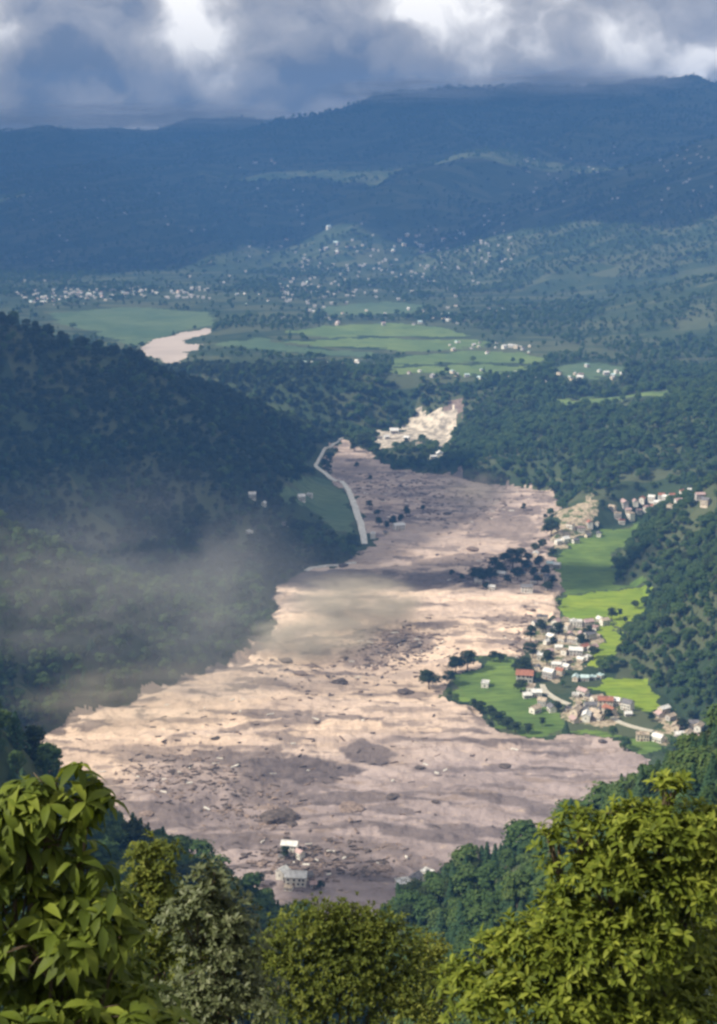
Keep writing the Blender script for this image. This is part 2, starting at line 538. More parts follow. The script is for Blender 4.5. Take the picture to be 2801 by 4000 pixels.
RR = ratio_steps(2.0, 300, 1.06) + ratio_steps(300, 740, 1.012) + ratio_steps(740, 1850, 1.0024) + ratio_steps(1850, 4600, 1.0036) + ratio_steps(4600, 9600, 1.008) + [9600.0]
RR = np.array(RR)
th = list(np.arange(-180, -40, 4.0)) + list(np.arange(-40, -16, 0.5)) + list(np.linspace(-16, -13.4, 14, endpoint=False)) + list(np.linspace(-13.4, 13.4, 720)) + list(np.linspace(13.55, 16, 14)) + list(np.arange(16.5, 40, 0.5)) + list(np.arange(40, 180.1, 4.0))
TH = np.radians(np.array(th))
nR, nT = len(RR), len(TH)
GX = RR[:, None] * np.sin(TH)[None, :]
GY = RR[:, None] * np.cos(TH)[None, :]
GZ = height(GX, GY)


def grid_at(x, y, G=None):
    G = GZ if G is None else G
    r = np.clip(np.hypot(x, y), RR[0], RR[-1] * 0.9999)
    t = np.arctan2(x, y)
    i = np.clip(np.searchsorted(RR, r, 'right') - 1, 0, nR - 2)
    j = np.clip(np.searchsorted(TH, t, 'right') - 1, 0, nT - 2)
    fr = (r - RR[i]) / (RR[i + 1] - RR[i])
    ft = (t - TH[j]) / (TH[j + 1] - TH[j])
    return G[i, j] * (1 - fr) * (1 - ft) + G[i + 1, j] * fr * (1 - ft) + G[i, j + 1] * (1 - fr) * ft + G[i + 1, j + 1] * fr * ft


def cls_at(x, y):
    r = np.hypot(x, y)
    t = np.arctan2(x, y)
    i = np.clip(np.searchsorted(RR, r, 'right') - 1, 0, nR - 2)
    j = np.clip(np.searchsorted(TH, t, 'right') - 1, 0, nT - 2)
    return CLS[i, j]


def gz(x, y):
    return float(grid_at(np.array([x]), np.array([y]))[0])


def hidden(x, y, z, steps=130):
    """True where the relief stands between the eye and the point"""
    h = np.zeros(x.shape, bool)
    for s in np.linspace(0.12, 0.985, steps):
        h |= grid_at(x * s, y * s) > z * s + 0.3
    return h


def land(px, py):
    """where the line of sight through a picture point meets the relief"""
    r = ray(px, py)
    s = np.concatenate([np.arange(300, 2600, 1.0), np.arange(2600, 9000, 4.0)]) / r[1]
    z = grid_at(r[0] * s, r[1] * s)
    k = np.argmax(z > r[2] * s)
    p = r * s[k]
    return float(p[0]), float(p[1]), float(z[k])


FIELDS = [
    ('field', 'bright yellow-green crop terrace beside the village under the wooded slope', 'field_bright', -400, [(1250, 1342), (1330, 1334), (1438, 1328), (1452, 1372), (1444, 1402), (1402, 1412), (1350, 1398), (1300, 1396), (1252, 1388)]),
    ('field', 'narrow stepped green plots right of the main village', 'field_bright', -400, [(1350, 1400), (1402, 1414), (1386, 1450), (1376, 1490), (1338, 1498), (1322, 1470), (1345, 1440)]),
    ('field', 'shaded green meadow behind the dark hamlet in the mud', 'field_green', -400, [(1228, 1250), (1300, 1212), (1400, 1182), (1450, 1172), (1408, 1216), (1372, 1276), (1376, 1312), (1440, 1324), (1330, 1331), (1254, 1336), (1244, 1290)]),
    ('field', 'large green meadow jutting into the mud with a lone white house', 'field_green', -400, [(1015, 1522), (1064, 1494), (1122, 1486), (1180, 1480), (1168, 1512), (1176, 1550), (1214, 1580), (1262, 1596), (1276, 1622), (1230, 1646), (1182, 1650), (1120, 1632), (1068, 1596), (1030, 1562)]),
    ('field', 'bright green field below the row of pale roofs', 'field_bright', -400, [(1330, 1538), (1380, 1520), (1424, 1526), (1470, 1562), (1510, 1596), (1452, 1604), (1400, 1592), (1358, 1570)]),
    ('field', 'olive green field along the lower mud edge', 'field_green', -400, [(1250, 1644), (1330, 1632), (1400, 1650), (1468, 1650), (1490, 1676), (1452, 1682), (1400, 1660), (1300, 1646)]),
    ('field', 'long pale green paddy on the terrace beyond the gorge', 'field_far', -326, [(640, 744), (740, 730), (880, 724), (1000, 736), (1060, 752), (960, 756), (860, 752), (740, 758)]),
    ('field', 'second paddy strip below the long pale one', 'field_far', -326, [(610, 768), (740, 762), (860, 757), (960, 761), (1086, 764), (1090, 776), (1010, 784), (900, 790), (860, 780), (720, 776)]),
    ('field', 'thin dull green strip left of the rounded paddy', 'field_cool', -326, [(480, 770), (600, 758), (600, 766), (690, 782), (820, 790), (840, 800), (700, 794), (560, 782)]),
    ('field', 'rounded green paddy above the dark wooded scarp', 'field_far', -328, [(866, 806), (960, 794), (1080, 786), (1180, 792), (1226, 806), (1190, 816), (1080, 812), (960, 816), (880, 820)]),
    ('field', 'lower strip of the rounded paddy at the scarp edge', 'field_far', -328, [(870, 826), (960, 821), (1080, 818), (1180, 822), (1190, 830), (1120, 838), (980, 838), (880, 836)]),
    ('field', 'dull green plots right of the rounded paddy', 'field_cool', -328, [(1240, 822), (1330, 812), (1400, 822), (1400, 840), (1320, 850), (1250, 842)]),
    ('field', 'olive plots on the lower far slope', 'field_cool', -320, [(720, 690), (860, 676), (960, 684), (930, 700), (820, 708), (740, 706)]),
    ('field', 'bluish green meadow below the far town', 'field_cool', -330, [(110, 702), (300, 688), (470, 700), (480, 728), (400, 744), (300, 776), (200, 740), (130, 724)]),
    ('field', 'green bank between the dark spur and the white road', 'field_cool', 0, [(700, 1062), (738, 1076), (766, 1098), (782, 1130), (794, 1170), (800, 1200), (760, 1196), (716, 1160), (660, 1140), (640, 1112)]),
    ('field', 'narrow pale green strip on the wooded rise', 'field_far', -362, [(1236, 896), (1340, 888), (1500, 880), (1504, 890), (1380, 900), (1250, 911)]),
]
YARDS = [
    ('trodden earth and yards of the main village', [(1182, 1408), (1250, 1392), (1300, 1398), (1345, 1404), (1340, 1440), (1322, 1468), (1326, 1496), (1270, 1512), (1240, 1540), (1216, 1530), (1196, 1490), (1190, 1450)]),
    ('bare yards of the crowded cluster at the bend of the lane', [(1268, 1560), (1300, 1552), (1350, 1568), (1376, 1590), (1380, 1618), (1330, 1626), (1272, 1618)]),
    ('bare yards of the lower hamlet under the near ridge', [(1462, 1606), (1500, 1600), (1560, 1630), (1582, 1664), (1540, 1680), (1486, 1670), (1470, 1640)]),
    ('pale yards of the hamlet beyond the shaded meadow', [(1236, 1196), (1270, 1172), (1340, 1160), (1352, 1178), (1310, 1200), (1260, 1230), (1232, 1226)]),
]
RIVER = [(296, 792), (340, 764), (400, 748), (468, 737), (472, 747), (440, 756), (414, 764), (420, 772), (466, 772), (448, 782), (420, 790), (400, 816), (360, 806)]
QUARRY = [(848, 968), (905, 964), (930, 946), (962, 930), (1018, 926), (1024, 948), (1010, 972), (1004, 1002), (975, 990), (940, 984), (900, 996), (852, 1004)]
QUARRY_TOP = [(985, 912), (1030, 904), (1038, 924), (1010, 930)]

def drape(pts):
    return np.array([land(px, py)[:2] for px, py in pts])


cx = 0.25 * (GX[:-1, :-1] + GX[1:, :-1] + GX[:-1, 1:] + GX[1:, 1:])
cy = 0.25 * (GY[:-1, :-1] + GY[1:, :-1] + GY[:-1, 1:] + GY[1:, 1:])
wob = 0.4 + np.minimum(np.maximum(cy, 0), 1500) * 0.0010
ccx = cx + fbm(cx / 22, cy / 22, 41, 4) * 9 * wob
ccy = cy + fbm(cx / 22, cy / 22, 43, 4) * 16 * wob
CLS = np.zeros(cx.shape, np.int8)
for k, (_, _, _, z, pts) in enumerate(FIELDS):
    CLS[in_poly(ccx, ccy, plan(pts, z) if z == FLOOR else drape(pts))] = 3 + k
for k, (_, pts) in enumerate(YARDS):
    CLS[in_poly(ccx, ccy, plan(pts))] = 30 + k
CLS[in_poly(ccx, ccy, drape(RIVER))] = 50
CLS[in_poly(ccx, ccy, drape(QUARRY))] = 51
CLS[in_poly(ccx, ccy, drape(QUARRY_TOP))] = 52
MUDP = plan(MUD)
mudq = in_poly(ccx, ccy, MUDP)
CLS[mudq] = 1
HQ = 0.25 * (GZ[:-1, :-1] + GZ[1:, :-1] + GZ[:-1, 1:] + GZ[1:, 1:])
CLS[(CLS == 1) & (HQ > FLOOR + 26)] = 0
CLS[(CLS == 50) & (HQ > -290)] = 0

# relief of the mud
mv = in_poly(GX + fbm(GX / 22, GY / 22, 41, 4) * 9 * 1.5, GY, MUDP).astype(np.float32)
sub = (RR > 600) & (RR < 2400)
mvs = mv[sub]
for _ in range(5):
    p = np.pad(mvs, 1, mode='edge')
    mvs = (p[:-2, 1:-1] + p[2:, 1:-1] + p[1:-1, :-2] + p[1:-1, 2:] + 2 * mvs) / 6
mv[sub] = mvs
mx, my = GX[sub], GY[sub]
wxx = mx + 22 * fbm(mx / 120, my / 120, 51, 3)
wyy = my + 22 * fbm(mx / 120, my / 120, 52, 3)
relief = 1.6 + 5.0 * fbm(wxx / 130, wyy / 52, 53, 4) + 3.4 * (0.25 - np.abs(fbm(wxx / 60, wyy / 22, 54, 4))) + 2.4 * (0.22 - np.abs(fbm(wxx / 22, wyy / 9, 56, 4))) + 1.8 * fbm(mx / 9, my / 7, 55, 3)
GZ[sub] += mvs * relief

# dark patches: soaked mud and a painted cloud-shadow band; paler tan mud
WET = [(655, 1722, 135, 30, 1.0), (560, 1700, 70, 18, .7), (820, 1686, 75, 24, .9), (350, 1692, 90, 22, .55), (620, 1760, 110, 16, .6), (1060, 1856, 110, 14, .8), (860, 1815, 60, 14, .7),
       (800, 1905, 110, 16, .5), (900, 1440, 70, 30, .75), (840, 1470, 60, 22, .6), (700, 1300, 110, 24, .8), (960, 1300, 90, 22, .85), (760, 1296, 160, 22, 1.), (985, 1304, 120, 20, 1.), (1010, 1262, 90, 9, .7), (470, 1700, 120, 14, .8), (760, 1790, 120, 9, .8), (640, 1790, 70, 12, .7), (1000, 1880, 130, 10, .8), (560, 1600, 110, 6, .7), (900, 1600, 120, 5, .6), (420, 1620, 90, 6, .6), (820, 1290, 120, 14, .6), (1130, 1178, 85, 26, .65),  # the band across the narrows paints the cloud's shadow into the mud colour
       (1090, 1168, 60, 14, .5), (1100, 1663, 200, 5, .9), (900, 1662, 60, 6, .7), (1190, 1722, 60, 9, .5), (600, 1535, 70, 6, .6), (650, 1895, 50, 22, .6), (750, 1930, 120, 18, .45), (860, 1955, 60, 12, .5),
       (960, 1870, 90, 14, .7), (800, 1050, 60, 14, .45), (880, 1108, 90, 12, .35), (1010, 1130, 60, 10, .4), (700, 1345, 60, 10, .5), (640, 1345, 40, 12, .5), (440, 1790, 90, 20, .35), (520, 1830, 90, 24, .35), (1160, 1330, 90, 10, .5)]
wet_shade = np.zeros(mx.shape)
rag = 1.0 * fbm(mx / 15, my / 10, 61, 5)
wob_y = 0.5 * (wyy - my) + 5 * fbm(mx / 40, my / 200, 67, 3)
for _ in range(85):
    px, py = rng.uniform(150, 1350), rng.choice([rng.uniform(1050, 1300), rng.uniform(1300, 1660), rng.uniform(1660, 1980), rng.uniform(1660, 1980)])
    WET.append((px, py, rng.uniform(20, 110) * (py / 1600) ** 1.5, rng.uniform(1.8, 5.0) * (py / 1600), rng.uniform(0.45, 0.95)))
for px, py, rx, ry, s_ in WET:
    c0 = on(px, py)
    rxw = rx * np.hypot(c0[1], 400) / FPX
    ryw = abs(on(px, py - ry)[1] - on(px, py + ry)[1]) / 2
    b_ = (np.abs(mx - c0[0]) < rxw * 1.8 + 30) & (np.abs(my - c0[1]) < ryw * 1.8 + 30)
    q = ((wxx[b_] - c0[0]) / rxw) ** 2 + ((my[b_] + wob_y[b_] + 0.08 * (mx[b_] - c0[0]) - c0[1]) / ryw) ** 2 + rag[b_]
    wet_shade[b_] = np.maximum(wet_shade[b_], s_ * sstep(-q, -1.15, -0.75))
wet_shade = np.maximum(wet_shade, 0.75 * sstep(fbm(wxx / 60, wyy / 18, 63, 5), 0.27, 0.36))
wet_shade = np.maximum(wet_shade, 0.6 * sstep(fbm(wxx / 30, wyy / 14, 64, 5) + 0.10 * sstep(my, 1480, 1600), 0.30, 0.38))
dry = sstep(my + 70 * fbm(mx / 130, my / 90, 65, 4) - 0.22 * mx, 925, 1055) * (1 - 0.55 * sstep(my, 1420, 1560))  # tan in the middle reach, greyer towards the near end
dry = dry * (1 - 0.35 * sstep(fbm(wxx / 45, wyy / 16, 68, 4), 0.05, 0.2))
dry = np.maximum(dry, 0.8 * sstep(-mx + 60 * fbm(mx / 60, my / 60, 66, 3), 120, 190))
WET_SHADE_G = np.zeros(GX.shape, np.float32)
TAN_TONE_G = np.zeros(GX.shape, np.float32)
WET_SHADE_G[sub] = wet_shade
TAN_TONE_G[sub] = dry

idx = np.arange(nR * nT, dtype=np.int64).reshape(nR, nT)
QU = np.stack([idx[:-1, :-1], idx[:-1, 1:], idx[1:, 1:], idx[1:, :-1]], -1)
ALLV = np.stack([GX, GY, GZ], -1).reshape(-1, 3)


def sheet(name, cls, mat, **props):
    q = QU[CLS == cls]
    if not len(q):
        print('EMPTY CLASS', name, cls)
        return None
    used = np.zeros(nR * nT, bool)
    used[q.ravel()] = True
    remap = np.cumsum(used) - 1
    me = mesh_from(name, ALLV[used], remap[q], mat, smooth=True)
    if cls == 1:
        for nm, arr in (('wet_shade', WET_SHADE_G), ('dry', TAN_TONE_G)):
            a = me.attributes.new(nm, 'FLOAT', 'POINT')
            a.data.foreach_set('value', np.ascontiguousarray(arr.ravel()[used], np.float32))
    return link(name, me, **props)


sheet('ground', 0, M['ground'], kind='structure', label='wooded valley sides and mountains around the mudslide')
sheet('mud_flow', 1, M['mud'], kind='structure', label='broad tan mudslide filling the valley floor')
for k, (nm, lab, mat, z, pts) in enumerate(FIELDS):
    sheet(nm, 3 + k, M[mat], kind='structure', label=lab)
for k, (lab, pts) in enumerate(YARDS):
    sheet('village_ground', 30 + k, M['yard'], kind='structure', label=lab)
sheet('river', 50, M['river'], kind='structure', label='pale silty river bend beyond the dark spur')
sheet('gravel_ground', 51, M['gravel'], kind='structure', label='white gravel pit at the head of the mudslide')
sheet('gravel_ground', 52, M['brownrock'], kind='structure', label='brown bare bank above the gravel pit')

# ------------------------------------------------------------------ roads and lanes
CLEAR = []


def ribbon(name, pts, widths, mat, lift=0.5, thick=0.4, **props):
    P = []
    for px, py in pts:
        x, y, z = land(px, py)
        P.append(Vector((x, y, 0)))
    pts3, ws = [], []
    for i in range(len(P) - 1):
        p0, p1, p2, p3 = P[max(i - 1, 0)], P[i], P[i + 1], P[min(i + 2, len(P) - 1)]
        nseg = max(4, int((p2 - p1).length / 3))
        for k in range(nseg):
            t = k / nseg
            pts3.append(0.5 * ((2 * p1) + (p2 - p0) * t + (2 * p0 - 5 * p1 + 4 * p2 - p3) * t * t + (3 * p1 - p0 - 3 * p2 + p3) * t ** 3))
            ws.append(widths[i] + (widths[i + 1] - widths[i]) * t)
    V, F = [], []
    zs = [gz(p.x, p.y) for p in pts3]
    CLEAR.extend((p.x, p.y - 6) for p in pts3[::3])
    zs = np.convolve(np.pad(zs, 4, mode='edge'), np.ones(9) / 9, 'valid')
    for i, p in enumerate(pts3):
        d = (pts3[min(i + 1, len(pts3) - 1)] - pts3[max(i - 1, 0)]).normalized()
        nn = Vector((-d.y, d.x, 0)) * ws[i] / 2
        a, b = p + nn, p - nn
        z = max(zs[i], gz(a.x, a.y), gz(b.x, b.y), gz(p.x, p.y)) + lift
        V += [(a.x, a.y, z), (b.x, b.y, z), (b.x, b.y, z - thick - 1.5), (a.x, a.y, z - thick - 1.5)]
    for i in range(len(pts3) - 1):
        a, b = 4 * i, 4 * i + 4
        F += [(a, b, b + 1, a + 1), (a + 1, b + 1, b + 2, a + 2), (a, a + 3, b + 3, b)]
    return link(name, mesh_from(name, V, np.array(F), mat), **props)


ribbon('road', [(768, 982), (738, 1004), (714, 1034), (709, 1048), (732, 1066), (762, 1080)], [3, 3.5, 4, 5, 6, 6], M['concrete'], kind='structure', label='pale road bend at the head of the mudslide')
ribbon('road', [(766, 1080), (784, 1108), (800, 1150), (812, 1190), (818, 1222)], [5.5, 6.5, 7.5, 7.5, 6], M['concrete'], kind='structure', label='wide white road running down to the mud edge')
ribbon('road', [(686, 1281), (720, 1271), (770, 1266), (800, 1262)], [5, 6, 5, 4], M['concrete'], kind='structure', label='short broken pale road at the foot of the dark spur')
ribbon('path', [(1216, 1536), (1224, 1552), (1250, 1570), (1282, 1582)], [4, 5, 5, 4.5], M['track'], kind='structure', label='curved pale lane between the village clusters')
ribbon('path', [(1370, 1608), (1392, 1622), (1430, 1634), (1472, 1642)], [4, 4.5, 4.5, 4], M['track'], kind='structure', label='pale lane leading to the lower right houses')

# ------------------------------------------------------------------ tree shapes
def rand_dirs(k, r=rng):
    v = r.normal(size=(k, 3))
    return v / np.linalg.norm(v, axis=1, keepdims=True)


def frames(nrm, r=rng):
    """two tangents for each normal, turned at random"""
    ref = rand_dirs(len(nrm), r)
    u = np.cross(nrm, ref)
    u /= np.linalg.norm(u, axis=1, keepdims=True) + 1e-9
    return u, np.cross(nrm, u)


def leaf_quads(P, Nn, size, r=rng, fold=0.25):
    """one small bent quad at each point"""
    u, w = frames(Nn, r)
    s = (size * r.uniform(0.6, 1.35, len(P)))[:, None]
    a = P + u * s
    b = P + w * s * 0.6 - Nn * s * fold
    c = P - u * s
    d = P - w * s * 0.6 - Nn * s * fold
    V = np.stack([a, b, c, d], 1).reshape(-1, 3)
    F = np.arange(len(V)).reshape(-1, 4)
    return V, F


def broadleaf(seed, k=900, tall=1.0, wide=0.36, lobes=11, size=0.055):
    r = np.random.default_rng(seed)
    cen = []
    for i in range(lobes):
        a = r.uniform(0, 2 * math.pi)
        h = r.uniform(0.34, 0.84)
        q = wide * 0.62 * math.sqrt(max(0.05, 1 - ((h - 0.52) / 0.42) ** 2)) * r.uniform(0.5, 1)
        cen.append((q * math.cos(a), q * math.sin(a), h * tall, r.uniform(0.12, 0.2)))
    cen.append((0, 0, 0.86 * tall, 0.13))
    Ps, Ns = [], []
    per = k // len(cen)
    for c in cen:
        d = rand_dirs(per, r)
        d[:, 2] = np.where(d[:, 2] < -0.5, -d[:, 2], d[:, 2])
        rad = c[3] * (1 + 0.22 * r.normal(size=(per, 1))) * np.array([[1, 1, 0.8]])
        Ps.append(np.array(c[:3]) + d * rad)
        nn = d + 0.6 * rand_dirs(per, r) + np.array([0, 0, 0.35])
        Ns.append(nn / np.linalg.norm(nn, axis=1, keepdims=True))
    return leaf_quads(np.concatenate(Ps), np.concatenate(Ns), size, r)


def conifer(seed, k=800):
    r = np.random.default_rng(seed)
    h = 0.12 + 0.88 * r.uniform(0, 1, k) ** 1.25
    tier = np.abs(((h * 9) % 1) - 0.2)
    rad = (1 - h) * 0.25 * (0.6 + 0.55 * (1 - tier)) * r.uniform(0.55, 1.05, k) + 0.012
    a = r.uniform(0, 2 * math.pi, k)
    P = np.stack([rad * np.cos(a), rad * np.sin(a), h - rad * 0.35], 1)
    Nn = np.stack([np.cos(a) * 0.6, np.sin(a) * 0.6, np.full(k, 0.7)], 1) + 0.45 * rand_dirs(k, r)
    Nn /= np.linalg.norm(Nn, axis=1, keepdims=True)
    return leaf_quads(P, Nn, 0.04, r)


def trunk_mesh(name, top=0.55, r0=0.028, forks=3, seed=0):
    r = random.Random(seed)
    b = MB()
    b.tube([(0, 0, -0.12), (0.01, 0, 0.15), (-0.01, 0.01, top * 0.7), (0.01, 0.0, top + 0.2)], [r0 * 1.25, r0, r0 * 0.75, r0 * 0.3], 6)
    for i in range(forks):
        a = r.uniform(0, 6.28)
        b.tube([(0, 0, top * 0.55), (0.1 * math.cos(a), 0.1 * math.sin(a), top * 0.8), (0.22 * math.cos(a), 0.22 * math.sin(a), top * 1.15)], [r0 * 0.6, r0 * 0.45, r0 * 0.15], 5)
    return b.mesh(name, M['bark'], True)


def proto_mesh(name, vf, mat):
    return mesh_from(name, vf[0], vf[1], mat)


CROWNS = [proto_mesh('tree_crown', broadleaf(s, 1000, 1.0, w, l), M['forest']) for s, w, l in ((1, 0.40, 12), (2, 0.34, 10), (3, 0.44, 14), (4, 0.36, 9))]
NEEDLE = [proto_mesh('conifer_crown', conifer(s, 900), M['needles']) for s in (5, 6)]
DARKCROWNS = [proto_mesh('dark_tree_crown', broadleaf(s, 1400, 1.0, w, l, 0.046), M['dark_tree']) for s, w, l in ((11, 0.46, 14), (12, 0.40, 12), (13, 0.52, 16))]
TRUNK = trunk_mesh('tree_trunk', seed=3)
CTRUNK = trunk_mesh('conifer_trunk', 0.6, 0.02, 0, 4)

# prototypes for the woods: crown and trunk in one mesh, shown only through their instances
def joined(name, vf, trunk, mat):
    tv = np.array([v.co[:] for v in trunk.vertices])
    tq = []
    for p in trunk.polygons:
        vs = list(p.vertices)
        if len(vs) == 4:
            tq.append(vs)
    V = np.concatenate([vf[0], tv])
    F = np.concatenate([vf[1], np.array(tq) + len(vf[0])])
    mi = np.concatenate([np.zeros(len(vf[1]), np.int32), np.ones(len(tq), np.int32)])
    return bpy.data.objects.new(name, mesh_from(name, V, F, [mat, M['bark']], mi))


PROTO = [joined('wood_tree', broadleaf(s, 760, 1.0, w, l, 0.06), TRUNK, M['forest']) for s, w, l in ((1, 0.40, 12), (2, 0.34, 10), (3, 0.44, 14), (4, 0.36, 9))]
PROTO += [joined('wood_conifer', conifer(s, 620), CTRUNK, M['needles']) for s in (5, 6)]
PROTO += [joined('wood_tree_dark', broadleaf(s, 700, 1.0, w, l, 0.06), TRUNK, M['dark_tree']) for s, w, l in ((14, 0.42, 12), (15, 0.36, 10))]  # darker-leaved trees; most stand in for shade on the left spur

gn = bpy.data.node_groups.new('woods', 'GeometryNodeTree')
gn.interface.new_socket('Geometry', in_out='INPUT', socket_type='NodeSocketGeometry')
gn.interface.new_socket('Geometry', in_out='OUTPUT', socket_type='NodeSocketGeometry')
gi = gn.nodes.new('NodeGroupInput')
go = gn.nodes.new('NodeGroupOutput')
iop = gn.nodes.new('GeometryNodeInstanceOnPoints')
jn = gn.nodes.new('GeometryNodeJoinGeometry')
for p in reversed(PROTO):
    oi = gn.nodes.new('GeometryNodeObjectInfo')
    oi.inputs['Object'].default_value = p
    oi.inputs['As Instance'].default_value = True
    gn.links.new(oi.outputs['Geometry'], jn.inputs[0])


def named(nm, typ):
    a = gn.nodes.new('GeometryNodeInputNamedAttribute')
    a.data_type = typ
    a.inputs['Name'].default_value = nm
    return a.outputs[0]


gn.links.new(gi.outputs[0], iop.inputs['Points'])
gn.links.new(jn.outputs[0], iop.inputs['Instance'])
iop.inputs['Pick Instance'].default_value = True
gn.links.new(named('which', 'INT'), iop.inputs['Instance Index'])
gn.links.new(named('turn', 'FLOAT_VECTOR'), iop.inputs['Rotation'])
gn.links.new(named('size', 'FLOAT_VECTOR'), iop.inputs['Scale'])
gn.links.new(iop.outputs[0], go.inputs[0])


def woods(label, P, size, which):
    me = bpy.data.meshes.new('forest')
    k = len(P)
    me.vertices.add(k)
    me.vertices.foreach_set('co', np.ascontiguousarray(P, np.float32).ravel())
    a = me.attributes.new('which', 'INT', 'POINT')
    a.data.foreach_set('value', which.astype(np.int32))
    t = np.zeros((k, 3), np.float32)
    t[:, 2] = rng.uniform(0, 6.28, k)
    t[:, :2] = rng.normal(0, 0.05, (k, 2))
    a = me.attributes.new('turn', 'FLOAT_VECTOR', 'POINT')
    a.data.foreach_set('vector', t.ravel())
    a = me.attributes.new('size', 'FLOAT_VECTOR', 'POINT')
    a.data.foreach_set('vector', np.ascontiguousarray(size, np.float32).ravel())
    o = link('forest', me, kind='stuff', label=label)
    md = o.modifiers.new('woods', 'NODES')
    md.node_group = gn
    return o


# ------------------------------------------------------------------ houses: where they stand
def crop(pts):      # points read off an enlargement of the villages
    return [(976.0 + 0.3931 * x, 1090.8 + 0.3931 * y, *r) for x, y, *r in pts]


HC = []   # (cluster phrase, list of (px, py, size, style))
HC.append(('in the pale hamlet beyond the shaded meadow', crop([(770, 236), (830, 254), (800, 324), (880, 228), (922, 218), (742, 322), (868, 290), (932, 286), (700, 330)])))
HC.append(('in the farthest hamlet under the wooded rise', crop([(1010, 132), (1078, 112), (1140, 102), (1062, 214), (1112, 182), (1160, 152), (1204, 142), (1234, 82), (1320, 80), (1342, 130), (1390, 100), (1424, 52), (1455, 32), (1272, 112), (1510, 70), (1180, 90, .9, 'rust'), (1250, 130, .9, 'rust'), (1300, 120), (1350, 60, 1, 'rust'), (1100, 150), (1040, 180), (1290, 70, .9, 'rust'), (1540, 110)])))
HC.append(('in the dark hamlet hit by the mud', crop([(380, 515), (500, 512), (322, 588), (572, 404), (604, 512), (560, 552), (652, 462), (690, 466), (652, 540), (532, 462), (522, 602), (246, 552), (640, 580)])))
HC.append(('in the main village below the bright terrace', crop([(580, 795), (634, 832), (610, 768), (800, 800), (872, 795), (940, 770), (965, 792), (742, 772), (832, 850), (772, 852), (722, 884), (704, 932), (784, 894), (846, 936), (802, 962), (872, 986), (652, 962), (752, 1004), (910, 820), (690, 800), (660, 880), (760, 820), (820, 900), (700, 850), (640, 900), (880, 870), (740, 960), (830, 1000), (900, 940)])))
HC.append(('at the lower end of the main village by the lane', crop([(612, 985, 1.25, 'white'), (585, 1042), (650, 1092), (712, 1072), (744, 1040), (690, 1036)])))
HC.append(('in the row of pale roofs beneath the main village', crop([(800, 1108, .8, 'blue'), (852, 1106, .9, 'blue'), (900, 1100, .8, 'blue'), (942, 1090, .8, 'blue')])))
HC.append(('alone on the green meadow jutting into the mud', crop([(285, 1142, 1.2, 'white')])))
HC.append(('in the small group west of the lane', crop([(510, 1112, 1.5, 'rust'), (545, 1172), (578, 1196), (524, 1206)])))
HC.append(('on the lower end of the big meadow', crop([(570, 1288), (612, 1248), (664, 1284)])))
HC.append(('in the crowded cluster at the bend of the lane', crop([(800, 1202), (842, 1190), (802, 1304), (842, 1290), (884, 1272), (914, 1312), (922, 1232), (952, 1284), (992, 1302), (862, 1332), (792, 1342), (820, 1250), (880, 1220), (930, 1330), (970, 1250), (760, 1280)])))
HC.append(('under the bright field along the lower lane', crop([(1052, 1250), (1096, 1272), (1100, 1308), (1020, 1246)])))
HC.append(('in the lower hamlet under the near wooded ridge', crop([(1280, 1312), (1304, 1290), (1342, 1332), (1372, 1390), (1402, 1370), (1472, 1382), (1502, 1394), (1392, 1432), (1442, 1432), (1482, 1442), (1272, 1452), (1512, 1490), (1182, 1446)])))
HC.append(('at the near end of the mud behind the bushes', [(664, 1984, 1.0, 'white'), (634, 1968, .7, 'white'), (690, 1970, .75, 'grey'), (706, 1990, .65, 'pink'), (648, 1996, .6, 'tan')]))
HC.append(('half buried in the mud above the near houses', [(650, 1908, .8, 'white'), (672, 1922, .55, 'pink'), (632, 1924, .5, 'grey')]))
HC.append(('at the tip of the near wooded ridge', [(905, 2004, 1.0, 'white'), (930, 1984, .8, 'grey'), (958, 1966, .8, 'white'), (938, 2002, .6, 'pink')]))
HC.append(('on the green bank under the dark spur', [(566, 1118, 1, 'white'), (592, 1134, .8, 'white'), (676, 1122, 1, 'white'), (694, 1114, .8, 'white'), (560, 1200, .8, 'white'), (640, 1180, .8, 'grey')]))
HC.append(('beside the foot of the white road', [(894, 1188, 1.2, 'white'), (836, 1206, .9, 'white'), (866, 1198, .7, 'grey')]))
HC.append(('on the gravel pit at the head of the mud', [(986, 1024, 1.8, 'white'), (972, 1030, 1.0, 'white'), (884, 972, 1.9, 'white'), (912, 986, 1.3, 'white'), (866, 984, 1.2, 'white'), (940, 1000, 1.0, 'tan')]))

HOUSES = []      # (x, y, z, phrase, size, style)
for phrase, lst in HC:
    for e in lst:
        px, py = e[0], e[1]
        x, y, z = land(px, py)
        HOUSES.append((x, y, z, phrase, e[2] if len(e) > 2 else None, e[3] if len(e) > 3 else None, px, py))
HXY = np.array([(h[0], h[1]) for h in HOUSES])

# far houses
FAR = []


def far_area(phrase, x0, y0, x1, y1, k, jit, rows=None):
    for i in range(k):
        t = rng.uniform()
        px = x0 + (x1 - x0) * t + rng.normal() * 2
        py = y0 + (y1 - y0) * t + rng.normal() * jit
        FAR.append((px, py, phrase))


far_area('in the far town strip below the blue mountain', 70, 674, 420, 652, 60, 7)
far_area('in the scattered far village right of the far town', 480, 668, 720, 640, 26, 14)
far_area('in the line of houses left of the rounded paddy', 590, 822, 850, 818, 18, 6)
far_area('around the rounded paddy beyond the gorge', 870, 838, 1220, 846, 16, 5)
far_area('between the two paddies beyond the gorge', 1000, 772, 1200, 786, 18, 6)
far_area('at the right end of the rounded paddy', 1200, 846, 1400, 850, 20, 11)
far_area('on the lower far slope above the long paddy', 700, 712, 1140, 706, 30, 14)
far_area('halfway up the far right slope', 640, 560, 1080, 520, 22, 26)
far_area('in the high village on the blue mountain', 520, 376, 640, 362, 5, 4)

